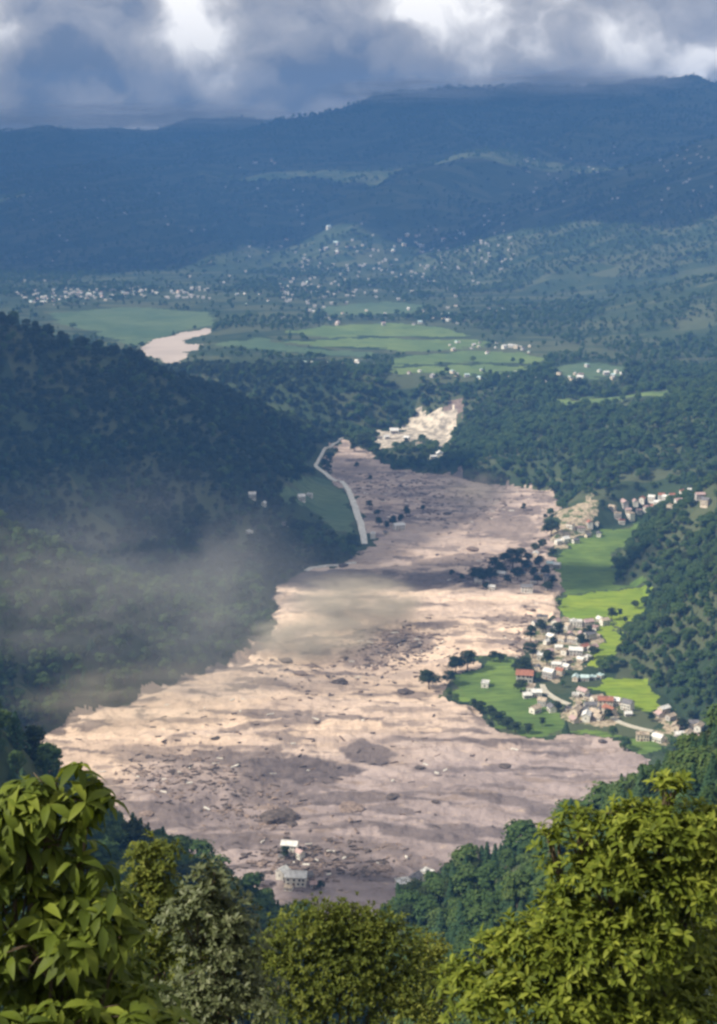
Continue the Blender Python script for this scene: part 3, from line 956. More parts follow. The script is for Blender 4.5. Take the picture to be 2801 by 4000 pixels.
# ------------------------------------------------------------------ single trees on the valley floor
SINGLE = [  # px, py of the foot, height, spread, label
    (962, 1546, 15, 1.5, 'broad dark tree at the mud edge left of the big meadow'),
    (1022, 1512, 15, 1.1, 'tall dark tree at the upper left corner of the big meadow'),
    (1048, 1504, 17, 1.1, 'tallest dark tree at the top of the big meadow'),
    (1008, 1534, 11, 1.3, 'low dark tree behind the broad tree by the meadow'),
    (1106, 1484, 9, 1.1, 'small dark tree on the meadow edge facing the main village'),
    (1122, 1486, 8, 1.2, 'rounded shrub-like tree beside the small tree on the meadow edge'),
    (1236, 1204, 20, 1.3, 'large brown-green tree at the edge of the upper mud lobe'),
    (1216, 1230, 10, 1.2, 'low tree under the large tree by the upper mud'),
    (1150, 1276, 20, 1.2, 'tall dark tree over the hamlet hit by the mud'),
    (1076, 1306, 14, 1.5, 'wide dark tree at the left end of the hit hamlet'),
    (1100, 1306, 14, 1.2, 'second dark tree from the left in the hit hamlet'),
    (1168, 1250, 10, 1.2, 'small dark tree behind the tall one in the hit hamlet'),
    (1198, 1296, 11, 1.1, 'dark tree among the right houses of the hit hamlet'),
    (1222, 1292, 11, 1.2, 'dark tree at the right end of the hit hamlet'),
    (1014, 1292, 7, 1.1, 'lone small dark tree on mud left of the hit hamlet'),
    (1036, 1304, 8, 0.9, 'thin dark tree on mud beside the hit hamlet'),
    (1110, 1278, 13, 1.3, 'dark tree at the upper left of the hit hamlet'),
    (1160, 1300, 12, 1.3, 'dark tree under the tall one on its right side'),
    (1130, 1262, 10, 1.3, 'dark tree at the top of the hit hamlet left of the tall one'),
    (1210, 1272, 12, 1.3, 'dark tree at the upper right end of the hit hamlet'),
    (1228, 1326, 9, 1.4, 'dark bush below the right end of the hit hamlet'),
    (1200, 1240, 10, 1.3, 'dark tree between the hit hamlet and the pale hamlet'),
    (1060, 1300, 12, 1.3, 'low wide dark tree, leftmost in the hit hamlet'),
    (1122, 1290, 12, 1.2, 'dark tree just left of the tall one in the hit hamlet'),
    (1138, 1310, 9, 1.3, 'low dark tree below the tall one in the hit hamlet'),
    (1180, 1282, 12, 1.2, 'dark tree just right of the tall one in the hit hamlet'),
    (1206, 1310, 9, 1.4, 'low dark tree at the lower right of the hit hamlet'),
    (1184, 1262, 10, 1.2, 'upper right dark tree of the hit hamlet'),
    (1090, 1322, 7, 1.3, 'small dark bush below the hit hamlet'),
    (1240, 1310, 8, 1.3, 'dark bush where the hit hamlet meets the meadow'),
    (828, 1140, 9, 1.3, 'green tree halfway down the white road'),
    (850, 1180, 10, 1.2, 'dark tree left of the pale shed below the road'),
    (900, 1172, 10, 1.1, 'dark tree right of the pale shed below the road'),
    (800, 1050, 8, 1.3, 'brown tree near the narrow head of the mud'),
    (830, 1078, 7, 1.3, 'small dark tree left on the head of the mud'),
    (1190, 1440, 14, 1.0, 'dark tree at the upper left corner of the main village'),
    (1213, 1420, 12, 0.9, 'slim dark tree at the top of the main village'),
    (1250, 1434, 15, 1.0, 'tall dark tree in the middle of the main village'),
    (1240, 1452, 9, 1.0, 'low dark tree in the middle of the main village'),
    (1195, 1476, 13, 1.0, 'dark tree at the lower left corner of the main village'),
    (1306, 1452, 11, 1.3, 'spreading dark tree at the right of the main village'),
    (1318, 1430, 11, 1.1, 'upright dark tree at the right of the main village'),
    (1226, 1492, 13, 1.2, 'dark tree over the white house at the lane'),
    (1170, 1516, 14, 1.4, 'broad brown tree on the west side of the lane'),
    (1168, 1552, 10, 1.3, 'low tree below the broad brown tree by the lane'),
    (1330, 1476, 10, 1.2, 'tree between the main village and the stepped plots'),
    (1372, 1390, 11, 1.0, 'lone dark tree on the bright terrace'),
    (1390, 1384, 8, 0.9, 'small dark tree beside the lone tree on the bright terrace'),
    (1402, 1398, 6, 0.9, 'tiny dark shrub at the low edge of the bright terrace'),
    (1254, 1362, 7, 1.1, 'dark bush at the left end of the bright terrace'),
    (1424, 1364, 7, 1.2, 'dark bush at the right end of the bright terrace'),
    (1062, 1592, 8, 1.4, 'first hedge tree at the top of the mud-edge hedge row'),
    (1078, 1600, 9, 1.4, 'second hedge tree from the top of the mud-edge row'),
    (1100, 1614, 10, 1.4, 'third hedge tree from the top of the mud-edge row'),
    (1118, 1626, 10, 1.5, 'fourth hedge tree from the top of the mud-edge row'),
    (1138, 1636, 9, 1.5, 'fifth hedge tree from the top of the mud-edge row'),
    (1156, 1644, 8, 1.5, 'sixth hedge tree from the top of the mud-edge row'),
    (1184, 1646, 8, 1.3, 'last hedge tree at the low end of the mud-edge row'),
    (1216, 1630, 7, 1.0, 'single small tree on the lower tip of the big meadow'),
    (1250, 1596, 8, 1.2, 'small tree left of the crowded cluster at the lane'),
    (1364, 1616, 9, 1.2, 'dark tree at the right end of the crowded cluster'),
    (880, 1180, 12, 1.0, 'dark tree beside the foot of the white road'),
    (866, 1186, 9, 1.1, 'low dark tree beside the foot of the white road'),
    (912, 1160, 13, 0.9, 'upright dark tree on the upper mud lobe'),
    (846, 1158, 8, 1.2, 'green tree between white road and upper mud'),
    (1174, 1146, 9, 1.0, 'small brown tree near the far end of the upper mud'),
    (948, 1148, 8, 1.0, 'tiny dark tree in the middle of the upper mud'),
    (815, 1008, 22, 1.3, 'very dark round tree left of the gravel pit'),
    (795, 1012, 13, 1.2, 'small dark tree beside the very dark round tree'),
    (930, 1018, 10, 1.2, 'green tree on the bank under the gravel pit'),
    (900, 1022, 9, 1.3, 'bushy tree at the left of the bank under the gravel pit'),
    (872, 1030, 8, 1.3, 'low tree nearest the mud under the gravel pit'),
    (950, 1040, 9, 1.3, 'bushy tree in the middle of the bank under the gravel pit'),
    (1000, 1052, 10, 1.4, 'bright bushy tree at the right of the bank under the gravel pit'),
    (640, 1926, 8, 1.0, 'dark tree beside the half buried house'),
    (580, 1990, 8, 1.3, 'dark tree at the near end of the mud left of the houses'),
    (720, 1996, 6, 1.0, 'small tree right of the near white roofed house'),
    (990, 1978, 8, 1.0, 'dark tree behind the houses at the ridge tip'),
    (1462, 1618, 7, 1.1, 'small tree at the upper end of the lower hamlet'),
    (1530, 1640, 10, 1.2, 'tree beside the last house of the lower hamlet'),
]

TREES_XY = []
for px, py, h, w, lab in SINGLE:
    x, y, z = land(px, py)
    TREES_XY.append((x, y))
    t = link('tree', None, loc=(x, y, z), rotz=random.uniform(0, 6), label=lab, category='tree', group='single trees on the valley floor')
    t.scale = (h * w, h * w, h)
    link('trunk', TRUNK, t)
    link('crown', random.choice(DARKCROWNS), t)

# ------------------------------------------------------------------ woods
BANDS = [(230, 800, 6.5, (7.5, 11.5)), (800, 1500, 6.5, (6.5, 10.5)), (1500, 2420, 7.8, (7.5, 12)), (2420, 4300, 13.5, (6.5, 11)), (4300, 8600, 25.0, (9, 15))]
PX, PYY, PZ, PS = [], [], [], []
for y0, y1, s, (h0, h1) in BANDS:
    ys = np.arange(y0, y1, s)
    lim = y1 * 0.27 + 40
    xs = np.arange(-lim, lim, s)
    xx, yy = np.meshgrid(xs, ys)
    xx = (xx + rng.uniform(-0.5, 0.5, xx.shape) * s).ravel()
    yy = (yy + rng.uniform(-0.5, 0.5, yy.shape) * s).ravel()
    keep = np.abs(xx) < yy * 0.27 + 40
    xx, yy = xx[keep], yy[keep]
    zz = grid_at(xx, yy)
    cl_ = cls_at(xx, yy)
    hf = zz - base_floor(xx, yy)
    nz = fbm(xx / 130, yy / 130, 71, 4)
    pr = np.where(hf > 5, 0.97, 0.07)
    gap = fbm(xx / 34, yy / 34, 75, 3)
    pr = np.where((hf > 5) & (gap < -0.30), 0.45, pr)
    pr = np.where((hf <= 5) & (xx > 0) & (yy > 1000) & (yy < 1640), np.where(in_poly(xx, yy, plan(VILLAGE)), 0.18, 0.9), pr)
    pr = np.where((hf <= 5) & (xx < 0), 0.75, pr)
    pr = np.where((yy > 1640) & (yy < 2420), 0.93, pr)
    pr = np.where((yy > 1640) & (yy < 1760) & (xx > 170), 0.45, pr)
    pl = (yy >= 2420) & (yy < 4300)
    pr = np.where(pl, np.where(nz + np.clip(hf / 90, 0, 1) * 0.25 > 0.07, 0.85, 0.10), pr)
    nf = fbm(xx / 420, yy / 420, 72, 4)
    pr = np.where(yy >= 4300, np.where(nf > -0.08, 0.85, 0.2), pr)
    if y0 >= 1500:   # open ground stays in view behind the nearest trees
        for dy_ in (18, 36, 54):
            cb = cls_at(xx * (1 + dy_ / yy), yy + dy_)
            pr = np.where((cb >= 3) & (yy < 4300), pr * 0.3, pr)
    ok = (cl_ == 0) & (rng.uniform(size=xx.shape) < pr)
    xx, yy, zz = xx[ok], yy[ok], zz[ok]
    hh = rng.uniform(h0, h1, xx.shape) * rng.choice([0.6, 0.85, 1.0, 1.0, 1.3], xx.shape) * (0.85 + 0.3 * (fbm(xx / 60, yy / 60, 73, 2) + 0.5))
    # clear of houses, single trees and roads
    if y0 < 2420:
        for hx, hy in list(HXY) + TREES_XY + CLEAR:
            far_ = (np.abs(xx - hx) > 8) | (yy - hy > 10) | (hy - yy > (34 if hy > 1450 else 20))
            xx, yy, zz, hh = xx[far_], yy[far_], zz[far_], hh[far_]
    vis = ~hidden(xx, yy, zz + hh * 1.15)
    PX.append(xx[vis]); PYY.append(yy[vis]); PZ.append(zz[vis]); PS.append(hh[vis])
PX, PYY, PZ, PS = map(np.concatenate, (PX, PYY, PZ, PS))
SX, SY = project(PX, PYY, PZ)
inv = (SX > -140) & (SX < VW + 140)
PX, PYY, PZ, PS, SX, SY = [a[inv] for a in (PX, PYY, PZ, PS, SX, SY)]
WH = rng.integers(0, 4, len(PX))
conif = ((PYY < 800) & (rng.uniform(size=len(PX)) < 0.55)) | ((PYY >= 800) & (rng.uniform(size=len(PX)) < 0.12))
WH[conif] = 4 + rng.integers(0, 2, conif.sum())
WID = rng.uniform(0.85, 1.55, len(PX))
dk = (PX < -20) & (PYY > 1330) & (PYY < 2420) & (rng.uniform(size=len(PX)) < 0.8)  # dark leaves on most spur trees deepen the shade there by colour
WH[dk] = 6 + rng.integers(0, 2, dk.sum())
dk = (WH < 4) & (PYY < 2420) & (rng.uniform(size=len(PX)) < 0.15)
WH[dk] = 6 + rng.integers(0, 2, dk.sum())
SZ = np.stack([PS * WID, PS * WID, PS], 1)
print('wood trees', len(PX))

REG = np.full(len(PX), 6)
REG[PYY >= 4300] = 7
REG[(PYY < 2420) & (PX < 0)] = 0
REG[(PYY < 1480) & (PX < 0)] = 1
REG[(PYY < 2420) & (PX >= 0)] = 2
REG[(PYY < 1640) & (PX >= 0)] = 3
REG[(PYY < 820) & (PX < 0)] = 4
REG[(PYY < 820) & (PX >= 0)] = 5
# the largest trees of the two near ridges stand as trees of their own
own = np.zeros(len(PX), bool)
for reg, k in ((5, 110), (4, 80)):
    c_ = np.where((REG == reg) & (SX > 10) & (SX < VW - 10) & (SY < 2150) & (SY > 1560))[0]
    vis = ~hidden(PX[c_], PYY[c_], PZ[c_] + PS[c_] * 0.8)
    c_ = c_[vis]
    own[c_[np.argsort(PYY[c_])][:k]] = True
LAB = {0: 'dark wooded spur descending to the road at the head of the mudslide', 1: 'dusty green wood on the slope beside the mud',
       2: 'woodland on the rise behind the villages', 3: 'sunlit green wood on the hillside right of the villages', 4: 'blue-shaded wood on the near dark ridge',
       5: 'conifer wood on the near ridge below the big foreground tree', 6: 'groves scattered over the terrace beyond the gorge', 7: 'woods on the hazy blue mountain'}
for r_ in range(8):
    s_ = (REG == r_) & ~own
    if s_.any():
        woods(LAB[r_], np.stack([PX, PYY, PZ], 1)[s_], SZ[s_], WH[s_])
OWN_T = {(5, True): 'slender conifer, {} conifer from left on the sunlit near ridge',
         (5, False): 'rounded leafy tree, {} from left on the sunlit near ridge',
         (4, True): 'slender conifer, {} conifer from left on the blue-shaded near ridge',
         (4, False): 'rounded leafy tree, {} from left on the blue-shaded near ridge'}
own_i = np.where(own)[0]
own_i = own_i[np.argsort(SX[own_i])]
count = {}
for i in own_i:
    con = WH[i] in (4, 5)
    key = (int(REG[i]), con)
    count[key] = count.get(key, 0) + 1
    t = link('conifer' if con else 'forest_tree', None, loc=(PX[i], PYY[i], PZ[i]), rotz=rng.uniform(0, 6.28), label=OWN_T[key].format(ordinal(count[key])), category='tree',
             group=('conifers' if con else 'leafy trees') + (' on the sunlit near ridge' if REG[i] == 5 else ' on the shaded near ridge'))
    t.scale = tuple(SZ[i])
    link('trunk', CTRUNK if con else TRUNK, t)
    link('crown', NEEDLE[WH[i] - 4] if con else CROWNS[WH[i] % 4], t)

# ------------------------------------------------------------------ houses
MC = {}


def cached(key, fn):
    if key not in MC:
        MC[key] = fn()
    return MC[key]


def wall_mesh(w, d, h, gable, mat):
    def f():
        b = MB()
        x, y = w / 2, d / 2
        b.poly([(-x, -y, -3), (x, -y, -3), (x, -y, h), (-x, -y, h)])
        b.poly([(x, y, -3), (-x, y, -3), (-x, y, h), (x, y, h)])
        if gable:
            g = h + d * 0.30
            b.poly([(x, -y, -3), (x, y, -3), (x, y, h), (x, 0, g), (x, -y, h)])
            b.poly([(-x, y, -3), (-x, -y, -3), (-x, -y, h), (-x, 0, g), (-x, y, h)])
        else:
            b.poly([(x, -y, -3), (x, y, -3), (x, y, h), (x, -y, h)])
            b.poly([(-x, y, -3), (-x, -y, -3), (-x, -y, h), (-x, y, h)])
        return b.mesh('house_wall', M[mat])
    return cached(('w', w, d, h, gable, mat), f)


def roof_mesh(w, d, h, gable, mat):
    def f():
        b = MB()
        if gable:
            x, y, g, t = w / 2 + 0.6, d / 2 + 0.7, h + d * 0.30 + 0.1, 0.28
            e = h - 0.7 * 0.6 + 0.1
            for s in (-1, 1):
                p = [(-x, 0, g), (x, 0, g), (x, s * y, e), (-x, s * y, e)]
                q = [(a, c, z + t) for a, c, z in p]
                if s > 0:
                    b.poly(p); b.poly(q[::-1])
                else:
                    b.poly(p[::-1]); b.poly(q)
                for k in (1, 2, 3):
                    k2 = (k + 1) % 4
                    b.poly([p[k], p[k2], q[k2], q[k]])
            b.box(-x, x, -0.25, 0.25, g + t - 0.1, g + t + 0.2)
        else:
            x, y = w / 2 + 0.3, d / 2 + 0.3
            b.box(-x, x, -y, y, h + 0.003, h + 0.3)
            b.box(-x, x, -y, -y + 0.25, h + 0.3, h + 1.0)
            b.box(-x, x, y - 0.25, y, h + 0.3, h + 1.0)
            b.box(-x, -x + 0.25, -y + 0.25, y - 0.25, h + 0.3, h + 1.0)
            b.box(x - 0.25, x, -y + 0.25, y - 0.25, h + 0.3, h + 1.0)
            b.box(-x * 0.5, -x * 0.1, -y * 0.3, y * 0.4, h + 0.3, h + 2.4)
        return b.mesh('house_roof', M[mat])
    return cached(('r', w, d, h, gable, mat), f)


WINDOW = MB().box(-0.65, 0.65, -0.05, 0.03, -0.7, 0.7).mesh('house_window', M['glass'])
SILL = MB().box(-0.8, 0.8, -0.16, -0.02, -0.84, -0.72).mesh('window_sill', M['concrete'])
DOOR = MB().box(-0.75, 0.75, -0.06, 0.03, 0, 2.3).mesh('house_door', M['door'])
DIMS = [(9, 6.5, 4.6), (11, 7, 5.6), (13, 7.5, 6.2), (8, 6, 3.6), (10, 8, 7.2)]
ROOFNAME = {'grey_roof': 'grey-roofed', 'pink_roof': 'pink-roofed', 'rust_roof': 'red-roofed', 'tan_roof': 'tan-roofed', 'white_roof': 'white-roofed', 'blue_roof': 'blue-roofed'}
WALLNAME = {'white_wall': 'white', 'cream_wall': 'cream', 'grey_wall': 'grey'}


def house(x, y, z, label, group, dims, gable, wall, roof, rot, detail, s=1.0):
    w, d, h = dims
    t = link('house', None, loc=(x, y, z), rotz=rot, scale=s, label=label, category='house', group=group)
    link('wall', wall_mesh(w, d, h, gable, wall), t)
    link('roof', roof_mesh(w, d, h, gable, roof), t)
    if detail:
        link('door', DOOR, t, loc=(-w * 0.08, -d / 2, 0.05))
        for fl in range(1 if h < 5 else 2):
            for k in (-0.34, 0.14, 0.36) if fl == 0 else (-0.34, -0.06, 0.2, 0.38):
                wi = link('window', WINDOW, t, loc=(w * k, -d / 2, 1.6 + fl * 2.6))
                link('sill', SILL, wi)
        wi = link('window', WINDOW, t, loc=(-w / 2, 0, 1.7 if h < 5 else 3.6), rotz=-math.pi / 2)
        link('sill', SILL, wi)
    return t


phr = []
for hs in HOUSES:
    if hs[3] not in phr:
        phr.append(hs[3])
for phrase in phr:
    mem = sorted([hs for hs in HOUSES if hs[3] == phrase], key=lambda q: q[6])
    dark = 'dark hamlet' in phrase
    for k, hs in enumerate(mem):
        x, y, z, _, s, style, px, py = hs
        roof = {'white': 'white_roof', 'blue': 'blue_roof', 'rust': 'rust_roof', 'grey': 'grey_roof', 'pink': 'pink_roof', 'tan': 'tan_roof'}.get(style)
        if roof is None:
            roof = random.choice(['grey_roof', 'white_roof', 'pink_roof', 'tan_roof', 'grey_roof', 'rust_roof', 'pink_roof', 'tan_roof', 'white_roof'] if not dark else ['grey_roof', 'grey_roof', 'white_roof', 'blue_roof'])
        wall = random.choice(['white_wall', 'white_wall', 'cream_wall', 'grey_wall']) if style != 'white' else 'white_wall'
        dims = random.choice(DIMS)
        gable = random.random() < 0.8
        nm = ROOFNAME[roof]
        if len(mem) == 1:
            lab = f'{WALLNAME[wall]} {nm} house {phrase}'
        else:
            lab = f'{nm} house, {ordinal(k + 1)} from left {phrase}'
        sz = (s or random.uniform(0.75, 1.1)) * (0.76 if y > 1000 else 0.9)
        house(x, y, gz(x, y) - 0.1, lab, 'houses ' + phrase if len(mem) > 1 else None, dims, gable, wall, roof, random.choice([0, 0, 0.5, -0.6, 1.2, -1.3]) + random.uniform(-0.25, 0.25), True, sz)

FARH = []
for px, py, phrase in FAR:
    x, y, z = land(px, py)
    if int(cls_at(np.array([x]), np.array([y]))[0]) != 50:
        FARH.append((phrase, px, x, y, z))
FARH.sort(key=lambda q: (q[0], q[1]))
count = {}
for phrase, px, x, y, z in FARH:
    count[phrase] = count.get(phrase, 0) + 1
    s = random.uniform(0.4, 0.75) if y < 4300 else random.uniform(0.8, 1.2)
    house(x, y, z, f'tiny pale house, {ordinal(count[phrase])} from left {phrase}', 'houses ' + phrase, random.choice(DIMS), random.random() < 0.6, random.choice(['white_wall', 'grey_wall', 'cream_wall']), random.choice(['white_roof', 'blue_roof', 'white_roof', 'grey_roof', 'pink_roof']), random.uniform(-1.2, 1.2), False, s)

# more distant roofs, too small to pick apart
b = MB()
for i in range(400):
    if i < 200:
        px, py = rng.uniform(620, 1150), 0
        py = 690 - (px - 620) * 0.18 + rng.normal() * 40 - 40
    elif i < 290:
        px, py = rng.uniform(40, 470), 672 - rng.uniform(0, 26)
    elif i < 340:
        px, py = rng.uniform(40, 700), rng.uniform(420, 640)
    else:
        px, py = rng.uniform(1150, 1600), rng.uniform(330, 480)
    x, y, z = land(px, py)
    s = rng.uniform(2.0, 4.2)
    h = rng.uniform(2.6, 4.5)
    b.box(x - s, x + s, y - s * 0.6, y + s * 0.6, z - 2, z + h)
    b.poly([(x - s - 1, y - s * 0.7, z + h + 0.01), (x + s + 1, y - s * 0.7, z + h + 0.01), (x + s + 1, y, z + h * 1.35), (x - s - 1, y, z + h * 1.35)])
    b.poly([(x - s - 1, y, z + h * 1.35), (x + s + 1, y, z + h * 1.35), (x + s + 1, y + s * 0.7, z + h + 0.01), (x - s - 1, y + s * 0.7, z + h + 0.01)])
link('distant_settlement', b.mesh('distant_settlement', M['grey_wall']), kind='stuff', label='pale specks of houses scattered over the far hazy slopes')

# ------------------------------------------------------------------ rocks and debris on the mud
def rock_mesh(seed, mat, flat=0.6):
    r = np.random.default_rng(seed)
    import bmesh
    bm = bmesh.new()
    bmesh.ops.create_icosphere(bm, subdivisions=3, radius=1.0)
    off = r.uniform(0, 50)
    for v in bm.verts:
        p = np.array(v.co)
        k = 1 + 0.5 * float(fbm(np.array([p[0] * 1.3 + off]), np.array([p[1] * 1.3 + p[2] * 1.7]), seed, 4)[0])
        q = np.sign(p) * np.abs(p) ** 0.8 * k
        v.co = (q[0], q[1], q[2] * flat)
    me = bpy.data.meshes.new('boulder')
    bm.to_mesh(me)
    bm.free()
    me.materials.append(mat)
    return me


ROCKS = [rock_mesh(s, M['rock']) for s in (1, 2, 3)] + [rock_mesh(s, M['brownrock'], 0.45) for s in (4, 5)]
BOULD = [
    (622, 1838, 9.5, 6.0, 0, 'huge dark rock mass standing alone on the grey mud'),
    (652, 1850, 4.0, 2.2, 1, 'low dark shoulder right of the huge rock mass'),
    (762, 1530, 6.5, 3.0, 1, 'dark oval boulder on tan mud in mid valley'),
    (908, 1552, 6.0, 2.2, 2, 'long dark slab of debris left of the broad meadow tree'),
    (790, 1812, 7.5, 2.2, 3, 'brown hummock on grey mud above the dark streak'),
    (940, 1722, 3.0, 1.2, 2, 'small dark stone at the edge of the smooth grey mud'),
    (880, 1786, 4.0, 1.4, 0, 'flat dark stone in the middle of the smooth grey mud'),
    (976, 1800, 2.5, 1.2, 1, 'tiny dark stone on the right of the smooth grey mud'),
    (1132, 1720, 4.0, 1.8, 2, 'dark stone on the streak near the right mud edge'),
    (888, 1438, 8.0, 3.0, 0, 'dark debris hump under the drifting dust'),
    (930, 1448, 5.0, 2.2, 1, 'second debris hump right of the dust'),
    (330, 1826, 5.0, 2.0, 3, 'brown hump near the left mud edge above the shaded ridge'),
    (268, 1790, 3.0, 1.5, 4, 'small brown hump by the large-leaved tree'),
    (640, 1482, 5.0, 2.4, 3, 'pale brown hump at the left mud edge below the dust'),
    (1060, 1232, 7.0, 4.0, 3, 'tan mound on the mud behind the hit hamlet'),
    (770, 1268, 5.0, 2.4, 0, 'dark boulder on the broken pale road'),
    (1004, 1152, 5.0, 2.4, 2, 'dark boulder in the middle of the upper mud lobe'),
    (1250, 1838, 4.0, 1.6, 1, 'dark slab on mud beside the near wooded ridge'),
    (1350, 1664, 3.0, 1.2, 2, 'small dark stone at the lower mud edge'),
    (700, 1962, 4.0, 2.0, 4, 'brown rubble heap right of the near houses'),
    (860, 1950, 5.0, 2.0, 3, 'ring-like brown heap before the ridge tip houses'),
]
for px, py, r_, h_, k_, lab in BOULD:
    x, y, z = land(px, py)
    link('boulder', ROCKS[k_], None, (x, y, z + h_ * 0.15), random.uniform(0, 6), (r_, r_ * random.uniform(0.7, 1.1), h_), label=lab, category='boulder', group='rocks lying on the mud')

# rubble fields
RUB = [(900, 1440, 90, 40, 260), (860, 1480, 90, 30, 150), (400, 1740, 140, 50, 300), (560, 1810, 130, 60, 260), (1000, 1130, 160, 60, 200), (760, 1940, 200, 40, 260), (880, 1090, 120, 40, 160), (1180, 1430, 60, 60, 90), (700, 1500, 160, 60, 160), (1100, 1270, 120, 30, 120)]
ico = rock_mesh(9, M['rock'], 0.7)
import bmesh as _bm
bm = _bm.new()
_bm.ops.create_icosphere(bm, subdivisions=1, radius=1.0)
iv = np.array([v.co[:] for v in bm.verts])
ifc = np.array([[v.index for v in f.verts] for f in bm.faces])
bm.free()
Vs, Fs, Mi = [], [], []
off = 0
for px, py, rx, ry, k in RUB:
    for i in range(k):
        q = on(px + rng.normal() * rx * 0.55, py + rng.normal() * ry * 0.55)
        x, y = q[0], q[1]
        if int(cls_at(np.array([x]), np.array([y]))[0]) != 1:
            continue
        s = 0.4 + rng.exponential(0.45)
        v = iv * (1 + 0.3 * rng.normal(size=(len(iv), 1))) * s * np.array([1.7, 1.0, 0.42])
        a = rng.uniform(0, 6.28)
        v = np.stack([v[:, 0] * math.cos(a) - v[:, 1] * math.sin(a), v[:, 0] * math.sin(a) + v[:, 1] * math.cos(a), v[:, 2]], 1)
        Vs.append(v + np.array([x, y, gz(x, y) + 0.1 * s]))
        Fs.append(ifc + off)
        Mi.append(np.full(len(ifc), int(rng.uniform() < 0.55)))
        off += len(iv)
bxv = np.array([(-1, -1, -1), (1, -1, -1), (1, 1, -1), (-1, 1, -1), (-1, -1, 1), (1, -1, 1), (1, 1, 1), (-1, 1, 1)], float)
bxf = np.array([(0, 2, 1), (0, 3, 2), (4, 5, 6), (4, 6, 7), (0, 1, 5), (0, 5, 4), (1, 2, 6), (1, 6, 5), (2, 3, 7), (2, 7, 6), (3, 0, 4), (3, 4, 7)])
for px, py, rx, ry, k in [(1000, 1130, 200, 50, 260), (870, 1090, 110, 35, 160), (1130, 1290, 110, 30, 160), (900, 1450, 100, 40, 160), (420, 1750, 150, 50, 90), (700, 1930, 150, 40, 220), (1180, 1430, 50, 50, 80), (760, 1660, 400, 180, 160)]:
    for i in range(k):
        q = on(px + rng.normal() * rx * 0.6, py + rng.normal() * ry * 0.6)
        x, y = q[0], q[1]
        if int(cls_at(np.array([x]), np.array([y]))[0]) != 1:
            continue
        v = bxv * np.array([rng.uniform(0.8, 3.2), rng.uniform(0.2, 0.7), rng.uniform(0.2, 0.6)])
        a = rng.normal(0.1, 0.6)
        e = rng.normal(0, 0.12)
        v = np.stack([v[:, 0] * math.cos(a) - v[:, 1] * math.sin(a), v[:, 0] * math.sin(a) + v[:, 1] * math.cos(a), v[:, 2] + v[:, 0] * e], 1)
        Vs.append(v + np.array([x, y, gz(x, y) + 0.25]))
        Fs.append(bxf + off)
        Mi.append(np.full(len(bxf), int(rng.choice([0, 0, 1, 2], p=[0.3, 0.3, 0.3, 0.1]))))
        off += 8
link('debris', mesh_from('debris', np.concatenate(Vs), np.concatenate(Fs), [M['rock'], M['brownrock'], M['white_wall']], np.concatenate(Mi)), kind='stuff', label='dark stones and broken wood strewn over the mud')

# ------------------------------------------------------------------ foreground trees
def leaf_template(wide=0.36, droop=0.35, seg=4, fold=0.16):
    """a leaf of length 1 along +x, folded on its midrib and drooping"""
    V, F = [], []
    prof = [0.10, 0.72, 1.0, 0.72, 0.06] if seg == 4 else ([0.12, 1.0, 0.06] if seg == 2 else [0.1, 0.9, 0.85, 0.06])
    for i in range(seg + 1):
        t = i / seg
        z = -droop * t * t
        x = t * (1 - 0.25 * droop * t)
        w = wide / 2 * prof[i]
        V += [(x, -w, z + fold * w * 2), (x, 0, z), (x, w, z + fold * w * 2)]
    for i in range(seg):
        a = 3 * i
        F += [(a, a + 1, a + 4, a + 3), (a + 1, a + 2, a + 5, a + 4)]
    return np.array(V), np.array(F)


def leaf_frames(dirs, up):
    """rotation matrices taking +x to dirs and +z near to up"""
    x = dirs / np.linalg.norm(dirs, axis=1, keepdims=True)
    y = np.cross(up, x)
    y /= np.linalg.norm(y, axis=1, keepdims=True) + 1e-9
    z = np.cross(x, y)
    return np.stack([x, y, z], 2)


